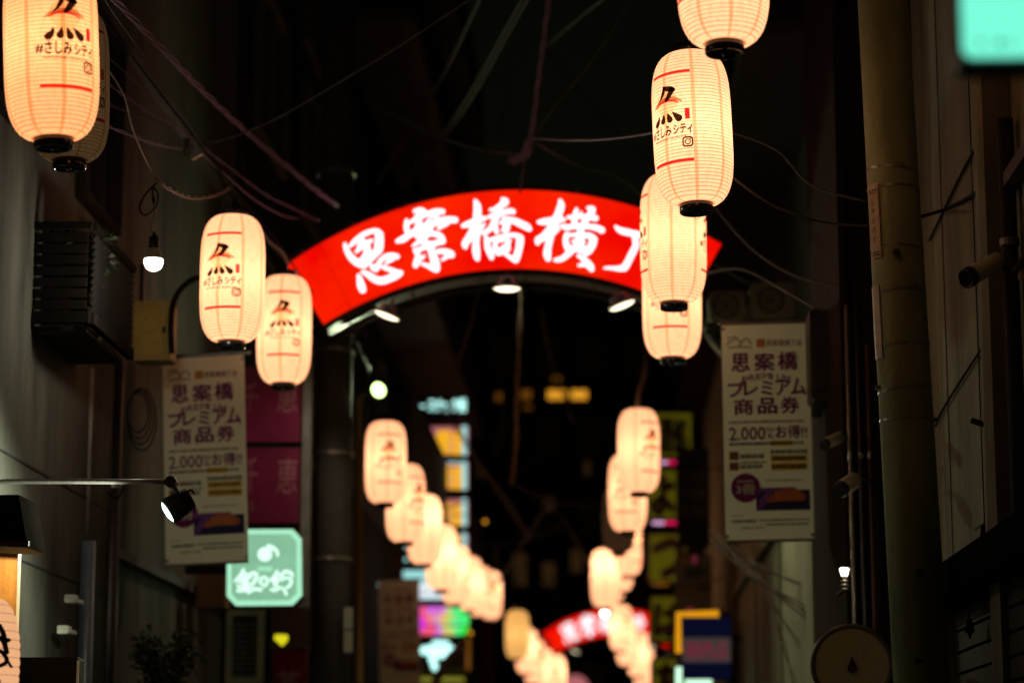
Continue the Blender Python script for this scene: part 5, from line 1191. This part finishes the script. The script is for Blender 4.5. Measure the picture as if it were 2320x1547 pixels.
rshut = thing('shutter', 'slatted roller shutter with a dark sloping housing at the lower right', 'shutter', (1.7, 10, 0))
MB().box(1.52, 1.746, 6, 12.35, 2.46, 2.62).build('housing', 'soot', rshut)
for i in range(24): MB().box(1.66, 1.70, 6.0, 11.7, .05+.1*i, .05+.1*i+.085).build('shutter_slat', 'shutter', rshut)
MB().box(1.60, 1.746, 11.72, 11.95, .01, 2.455).build('side_post', 'concrete', rshut)
hc = thing('cord_bundle', 'bundle of thin dark cords with a small weight hanging on the right wall', 'cord', on_wall(2235, 1190)+Vector((-.03, 0, 0)))
q = on_wall(2240, 1190); 
for i, dy in enumerate((-.12, -.06, 0, .05, .1)): MB().tube([(1.72, q.y+dy*.4, q.z), (1.70, q.y+dy*.8, q.z-.3), (1.72, q.y+dy*1.2, q.z-.55-.04*i)], .0035, 5).build('cord', 'cable_black', hc)
MB().tube([(1.71, q.y-.12, q.z), (1.71, q.y+.16, q.z)], .006, 6, 1).build('hanger_bar', 'rust', hc)
q2 = P(2258, 1420, q.y-.3); MB().lathe([(.004, .05), (.012, .03), (.022, -.02), (.008, -.03), (.004, -.05)], (1.6, q.y-.3, q2.z), None, 12).cyl((1.6, q.y-.3, q2.z+.05), (1.71, q.y-.1, q.z), .0025, n=5).build('weight', 'cable_black', hc)
dr = thing('round_sign', 'cream round drum sign with a dark drop emblem at the bottom right', 'sign', P(1935, 1620, 12.0))
c = P(1930, 1506, 12.0)
MB().lathe([(.178, -.004), (.196, -.012), (.203, -.004), (.203, .11), (.196, .118), (.178, .11), (.001, .11)], c, (.10, 1, 0), 56).build('rim', 'steel', dr, True)
MB().disc(c+Vector((0, -.002, 0)), .180, (-.10, -1, 0), 56).build('face', 'cream_disc', dr)
F = Flat(c+Vector((-.1, -.006, .1)), c+Vector((.1, -.026, .1)), c+Vector((-.1, -.006, -.1)))
m_ = MB(); pts_ = [(.5, .28), (.44, .43), (.39, .53), (.385, .60), (.41, .66), (.455, .695), (.5, .705), (.545, .695), (.59, .66), (.615, .60), (.61, .53), (.56, .43)]
m_.add([F.at(u, v, .002) for u, v in pts_], [tuple(range(12))]); m_.build('drop_emblem', 'drop', dr)
MB().cyl((c.x+.2, 12.06, c.z), (1.75, 12.06, c.z), .016, n=10).build('wall_arm', 'dark_metal', dr)
# middle right: cameras, lamp, pipes
for (x, y, Y, rr_, dx, dy, lb) in ((1868, 1006, 13.2, .030, 34, -16, 'small peach-lit security camera beside the lower right part of the banner'), (1905, 1108, 12.9, .042, 30, -20, 'round blurred security camera aimed left below the small one')):
    cam_ = thing('security_camera', lb, 'security camera', P(x+dx, y+dy, Y)); p0 = P(x, y, Y-.08); p1 = P(x+dx, y+dy, Y+.06); d = (p1-p0).normalized(); L_ = (p1-p0).length
    MB().lathe([(.001, 0), (rr_, 0), (rr_*1.05, .01), (rr_*1.05, L_), (.001, L_)], p0, d, 24).build('body', 'white_plastic', cam_, True)
    MB().lathe([(.001, -.006), (rr_*.8, -.006), (rr_*1.08, -.004), (rr_*1.08, .012), (rr_, .014)], p0, d, 24).build('front_ring', 'black_metal', cam_, True)
    MB().tube([p1, p1+Vector((.05, .1, .03)), Vector((1.5, 13.42, p1.z+.03))], .012, 8).build('mount', 'dark_metal', cam_)
for x, Y, r_, y0, y1, mt, lb in ((1918, 13.3, .012, 690, None, 'steel', 'thin bright vertical pipe left of the concrete pole'), (1940, 13.35, .014, 640, None, 'black_metal', 'thin dark vertical pipe second from the concrete pole'), (1964, 13.3, .010, 780, None, 'rust', 'thin reddish vertical pipe nearest the concrete pole')):
    vpipe(x, Y, r_, y0, mt, lb, 'conduit', y1)
lt = thing('wall_lamp', 'tiny bright lamp glowing at the lower right beside thin pipes', 'lamp', P(1912, 1330, 13.0))
c = P(1913, 1296, 13.0); MB().lathe([(.001, -.022), (.016, -.020), (.026, .018), (.022, .024), (.001, .024)], c, None, 16).build('globe', 'lamp_white', lt, True)
for i in range(3): MB().lathe([(.018, -.004), (.024, 0), (.018, .004)], c+Vector((0, 0, -.045-.022*i)), None, 16).build('coil_ring', 'steel', lt, True)
MB().cyl(c+Vector((0, 0, -.11)), c+Vector((0, 0, -.02)), .012, n=8).cyl(c+Vector((0, 0, -.09)), (c.x, 13.42, c.z-.09), .01, n=8).build('holder', 'dark_metal', lt)
pl = bpy.data.lights.new('wall_lamp_light', 'POINT'); pl.energy = .8; pl.color = (1, .8, .5); pl.shadow_soft_size = .03
po = bpy.data.objects.new('wall_lamp_light', pl); C.objects.link(po); po.parent = lt; po.location = c+Vector((0, -.06, 0))-lt.location
jb = thing('meter_box', 'black box hung above the wall at the right end of the banner', 'meter box', P(1868, 905, 14.3))
a, b = P(1838, 905, 14.3), P(1905, 700, 14.3); MB().box(a.x, b.x, 14.3, 15.0, a.z, b.z, .02).build('casing', 'black_metal', jb); MB().box(a.x+.03, b.x-.03, 14.285, 14.297, a.z+.05, b.z-.05).build('door', 'dark_metal', jb)
MB().box(b.x-.1, XR+.2, 14.6, 14.7, b.z-.1, b.z-.05).build('bracket', 'dark_metal', jb)
for x0, y0, x1, y1, lb in ((1606, 660, 1690, 728, 'round-cornered dull air conditioner unit above the right banner'), (1700, 640, 1800, 722, 'dim second outdoor unit above the right banner')):
    F = rectpx(x0, y0, x1, y1, 17.2); o_ = F.at(0, 0, 0); q = F.at(1, 1, 0); t = thing('outdoor_unit', lb, 'air conditioner', F.at(.5, 1, 0))
    MB().box(o_.x, q.x, 17.2, 17.5, q.z, o_.z, .02).build('casing', 'concrete', t)
    cc2 = F.at(.45, .5, .006); MB().lathe([(.09, 0), (.095, .008), (.085, .01)], cc2, (0, -1, 0), 24).build('fan_guard', 'dark_metal', t, True)
    for i in range(4): MB().obox(cc2+Vector((0, -.004, 0)), (.17, .003, .005), (0, PI*i/4, 0)).build('grille_bar', 'dark_metal', t)
    MB().box(o_.x-.02, XR+.3, 17.22, 17.48, q.z-.04, q.z-.003).build('shelf', 'dark_metal', t)
tag(MB().tube([P(1560, 560, 17.6), P(1640, 605, 17.5), P(1700, 640, 17.4)], .02, 6, 1).build('brace_bar', 'dark_metal', org=P(1640, 605, 17.5)), 'slanted dim metal bar behind the right end of the arch', 'metal bar')
tag(MB().tube([P(1592, 730, 17.6), P(1618, 775, 17.5), P(1640, 800, 17.4)], .035, 8, 1).build('brace_bar', 'steel', org=P(1618, 775, 17.5)), 'pale slanted strut just left of the right banner top', 'metal bar')

# ------------------------------------------------------------------ cables overhead
def cable(pts, Y0, Y1, r, mat, label, strands=1, twist=0, name='overhead_cable', group='cables crossing overhead'):
    n = len(pts); w = [P(x, y, Y0+(Y1-Y0)*i/(n-1)) for i, (x, y) in enumerate(pts)]
    if strands == 1: mb = MB().tube(w, r, 6, 6)
    else:
        mb = MB(); q = [Vector(v) for v in catmull([tuple(v) for v in w], 14 if twist else 6)]
        for s_ in range(strands):
            o = []
            for i, v in enumerate(q):
                t = 2*PI*s_/strands+i*twist; o.append(v+Vector((math.cos(t)*r*1.15, 0, math.sin(t)*r*1.15)))
            mb.tube(o, r*.62, 5, 1)
    return tag(mb.build(name, mat, org=w[n//2], smooth=True), label, 'cable', group)
cable([(215, -40), (262, 38), (345, 152), (440, 302), (522, 424), (600, 540), (655, 596)], 10.0, 16.2, .0035, 'cable', 'thin straight line carrying the left lanterns from the top left corner')
cable([(240, -20), (350, 92), (450, 196), (560, 300), (700, 418), (765, 466)], 11, 17, .0105, 'cable_pale', 'thick twisted triple cable running from the top left down to the arch', 3, .55)
cable([(240, 150), (280, 215), (300, 290), (330, 362), (356, 408)], 11.5, 12.2, .0045, 'copper_cord', 'thin tan cord dropping to the bare bulb')
cable([(356, 408), (395, 434), (438, 448), (490, 441), (522, 424)], 12.2, 13.3, .007, 'copper_cord', 'sagging twisted brown cord between the bulb and the left lantern', 2, .7)
cable([(230, 180), (330, 250), (410, 298), (450, 325), (520, 380), (600, 440), (660, 470), (724, 502)], 12, 17, .0055, 'cable_pale', 'pale cable passing behind the left lanterns toward the arch top', 2, .5)
cable([(240, 235), (330, 268), (400, 292), (440, 318)], 12, 14, .005, 'cable', 'short grey cable between the top left lantern and the cable knot', 2, .5)
cable([(235, 282), (320, 316), (380, 333), (412, 337)], 12, 13.6, .0055, 'cable_pale', 'lowest beaded cable right of the top left lanterns', 2, .6)
cable([(245, 130), (310, 190), (360, 245), (400, 285)], 12, 13.6, .004, 'cable', 'very thin dim line behind the top left cables')
cable([(440, 335), (520, 405), (580, 455), (640, 488), (680, 496)], 14, 17, .006, 'cable_pale', 'thin violet-grey cable ending near the left arch tip')
cable([(1090, -18), (1000, 42), (900, 108), (780, 180), (640, 262), (530, 310), (450, 328)], 13, 14, .006, 'cable', 'long thin line rising from the cable knot to the top centre')
cable([(1246, -20), (1232, 90), (1220, 180), (1206, 290), (1192, 350)], 14.5, 15.2, .010, 'cable_pale', 'pale pinkish double cable dropping steeply at the top centre', 3, .3)
cable([(1445, -20), (1340, 140), (1262, 235), (1208, 312)], 14, 15, .006, 'cable', 'thin cable slanting from the top centre right to the junction')
cable([(1390, -20), (1300, 52), (1200, 135), (1110, 205)], 15, 22, .009, 'cable', 'dim cable slanting left from the top centre right')
cable([(1200, -20), (1130, 105), (1050, 245), (975, 345), (910, 418)], 16, 21, .017, 'cable', 'broad dim double cable slanting down at the top centre', 2)
cable([(1095, -20), (1010, 160), (920, 310), (850, 420)], 17, 22, .014, 'cable', 'faint wide cable left of the broad double cable')
cable([(1208, 314), (1300, 318), (1390, 314), (1486, 300)], 15, 12, .006, 'cable_pale', 'thin horizontal cable behind the sharp right lantern')
cable([(1200, 320), (1190, 350), (1160, 365)], 15.1, 15.6, .020, 'cable_pale', 'taped cable joint where the centre cables meet', 2, .8, 'cable_joint')
cable([(1192, 350), (1180, 420), (1176, 480)], 15.3, 18, .007, 'cable_black', 'dark cable going down behind the arch from the taped joint')
cable([(1182, 650), (1176, 780), (1170, 900), (1170, 990), (1160, 1096)], 19, 22, .012, 'copper_cord', 'brownish cable hanging inside the arch opening', 2, .3)
cable([(1160, 1096), (1210, 1120), (1262, 1138), (1380, 1152)], 22, 24, .009, 'cable', 'dim cable running right from the foot of the hanging brown cable')
cable([(1085, 660), (1055, 770), (1020, 870), (1018, 960)], 20, 24, .012, 'cable', 'olive cable inside the left half of the arch opening', 2, .3)
cable([(786, 712), (812, 785), (838, 838)], 17.4, 19, .007, 'cable_black', 'short cable from the arch rail toward the floodlight', 2, .5)
cable([(1225, 700), (1250, 820), (1300, 960)], 22, 30, .010, 'cable', 'faint line inside the arch opening near the downlight')
cable([(1030, 960), (1085, 1050), (1150, 1140), (1200, 1220)], 24, 30, .016, 'cable', 'dim line crossing toward the far lanterns', 2)
cable([(1260, 1150), (1320, 1250), (1360, 1330)], 24, 32, .014, 'cable', 'dim line slanting down right beside the right cluster')
cable([(1240, 1140), (1180, 1240), (1120, 1330)], 28, 34, .016, 'cable', 'dim line slanting down left in the dark centre')
cable([(1466, 762), (1462, 840), (1448, 885), (1443, 925)], 20, 20.7, .012, 'copper_cord', 'long twisted brown cord holding the lantern right of the arch opening', 2, .8, 'overhead_cable', 'cords holding lanterns')
cable([(590, 520), (612, 548), (640, 572), (655, 600)], 14.5, 15.7, .006, 'copper_cord', 'twisted cord leading to the lantern at the left arch tip', 2, .7, 'overhead_cable', 'cords holding lanterns')
cable([(1050, 1460), (1010, 1500), (980, 1560)], 27, 25, .05, 'slab', 'grey diagonal bar in front of the glowing symbol sign', 1, 0, 'brace_bar', None)
for i, (p_, q_) in enumerate((((1612, 1200), (1890, 1425)), ((1612, 1225), (1885, 1395)), ((1655, 1235), (1880, 1330)), ((1690, 1240), (1880, 1545)), ((1740, 1260), (1800, 1547)), ((1800, 1200), (1885, 1300)))):
    p_, q_ = p_, (q_[0]+(q_[0]-p_[0])*.18, q_[1]+(q_[1]-p_[1])*.18)
    cable([p_, ((p_[0]*.7+q_[0]*.3)-8, (p_[1]*.7+q_[1]*.3)+16), ((p_[0]*.3+q_[0]*.7)+2, (p_[1]*.3+q_[1]*.7)+20), q_], 17.6+.2*i, 15.0+.05*i, .012 if i < 2 else .008, 'bark',
          ('upper dark cable slanting in front of the beige wall', 'thick dark cable slanting just below the uppermost one', 'dark cable slanting gently under the right banner', 'dark cable falling steeply toward the round drum sign', 'near upright dark cable left of the round drum sign', 'short dark cable at the lower right corner of the banner')[i], 2, .3, 'wall_cable', 'dark cables before the beige wall')
FW = [([(520, -20), (640, 60), (760, 150), (860, 260), (905, 420)], 22, 27, 'faint wire sagging from the top left toward the arch crown'),
      ([(700, -20), (760, 120), (880, 250), (1050, 330), (1190, 350)], 20, 16, 'faint wire curving from the upper left into the taped joint'),
      ([(840, -20), (900, 130), (940, 260), (960, 430)], 26, 28, 'faint near upright wire left of the arch crown'),
      ([(1040, 240), (1060, 300), (1070, 380)], 24, 25, 'short faint olive wire just above the arch crown'),
      ([(1130, 60), (1150, 200), (1130, 330), (1145, 410)], 25, 27, 'faint wavy wire beside the broad double cable'),
      ([(1210, 320), (1300, 370), (1400, 400), (1470, 460)], 16, 19, 'faint wire dropping from the taped joint to the right arch end'),
      ([(1230, 100), (1330, 230), (1430, 330), (1500, 380)], 24, 22, 'faint bluish wire slanting down to the right above the arch'),
      ([(560, 150), (650, 210), (760, 250), (900, 250), (1010, 200)], 21, 26, 'faint sagging wire across the upper left dark'),
      ([(300, 40), (420, 130), (520, 250), (560, 420)], 17, 19, 'faint wire behind the twisted triple cable'),
      ([(1660, 300), (1760, 340), (1840, 420), (1960, 455)], 13, 12, 'faint wire above the sagging cable to the concrete pole'),
      ([(1620, 470), (1700, 560), (1790, 620), (1900, 650)], 15, 13.6, 'faint wire behind the right arch end above the banner'),
      ([(1600, 620), (1680, 610), (1780, 660), (1850, 700)], 16, 14, 'faint wire passing over the air conditioner units'),
      ([(900, 1180), (1020, 1150), (1130, 1100), (1230, 1030)], 26, 30, 'faint wire rising right across the arch opening'),
      ([(1040, 1240), (1160, 1230), (1290, 1180), (1380, 1120)], 30, 34, 'faint wire low in the arch opening'),
      ([(1090, 680), (1130, 800), (1140, 940), (1120, 1040)], 24, 27, 'faint wire behind the olive cable in the arch opening'),
      ([(720, 780), (760, 850), (790, 920), (800, 1010)], 17.5, 18, 'faint wire beside the dark utility pole')]
for p_, a_, b_, l_ in FW: cable(p_, a_, b_, .0075, 'cable', l_, name='service_wire', group='faint wires of the dark tangle')
# lines of the two lantern rows, each lantern hung on it
def row(idx, label):
    L_ = sorted([LROOTS[i] for i in idx], key=lambda t: t[2]); pts = []
    for r_, loc, Y in L_:
        pts.append(loc+Vector((0, 0, H2+.16)))
    tag(MB().tube(pts, .005, 6, 5).build('lantern_line', 'cable_black', org=pts[0], smooth=True), label, 'cable', 'lines the lanterns hang on')
row(range(0, 12), 'dark line from which the left lantern row hangs'); row(range(12, 17), 'dark line from which the far left lanterns hang')
row(range(17, 23), 'dark line from which the nearer right lanterns hang'); row(range(23, 27), 'dark line from which the right cluster hangs'); row(range(27, 31), 'dark line from which the farthest right lanterns hang')
kb = thing('cable_knot', 'tangle of clamps and cable ends at the upper left crossing', 'cable clamp', P(435, 330, 13.8))
MB().obox(P(445, 352, 13.8), (.07, .03, .028), (0, -.5, 0)).build('clamp', 'steel', kb); MB().obox(P(425, 320, 13.8), (.03, .03, .09), (0, .2, 0)).build('hanger', 'dark_metal', kb)
MB().tube([P(415, 315, 13.8), P(430, 345, 13.78), P(418, 350, 13.8), P(425, 325, 13.82), P(440, 340, 13.8)], .005, 6).build('loop', 'cable_black', kb)
# faint roof edge of the slab crossing the top
tag(MB().box(P(690, 0, 46).x, P(1052, 0, 46).x, 46, 48, P(0, 52, 46).z, P(0, 24, 46).z).build('roof_canopy', 'slab', org=P(870, 52, 46)), 'faint grey roof slab high at the top centre left', 'roof canopy')
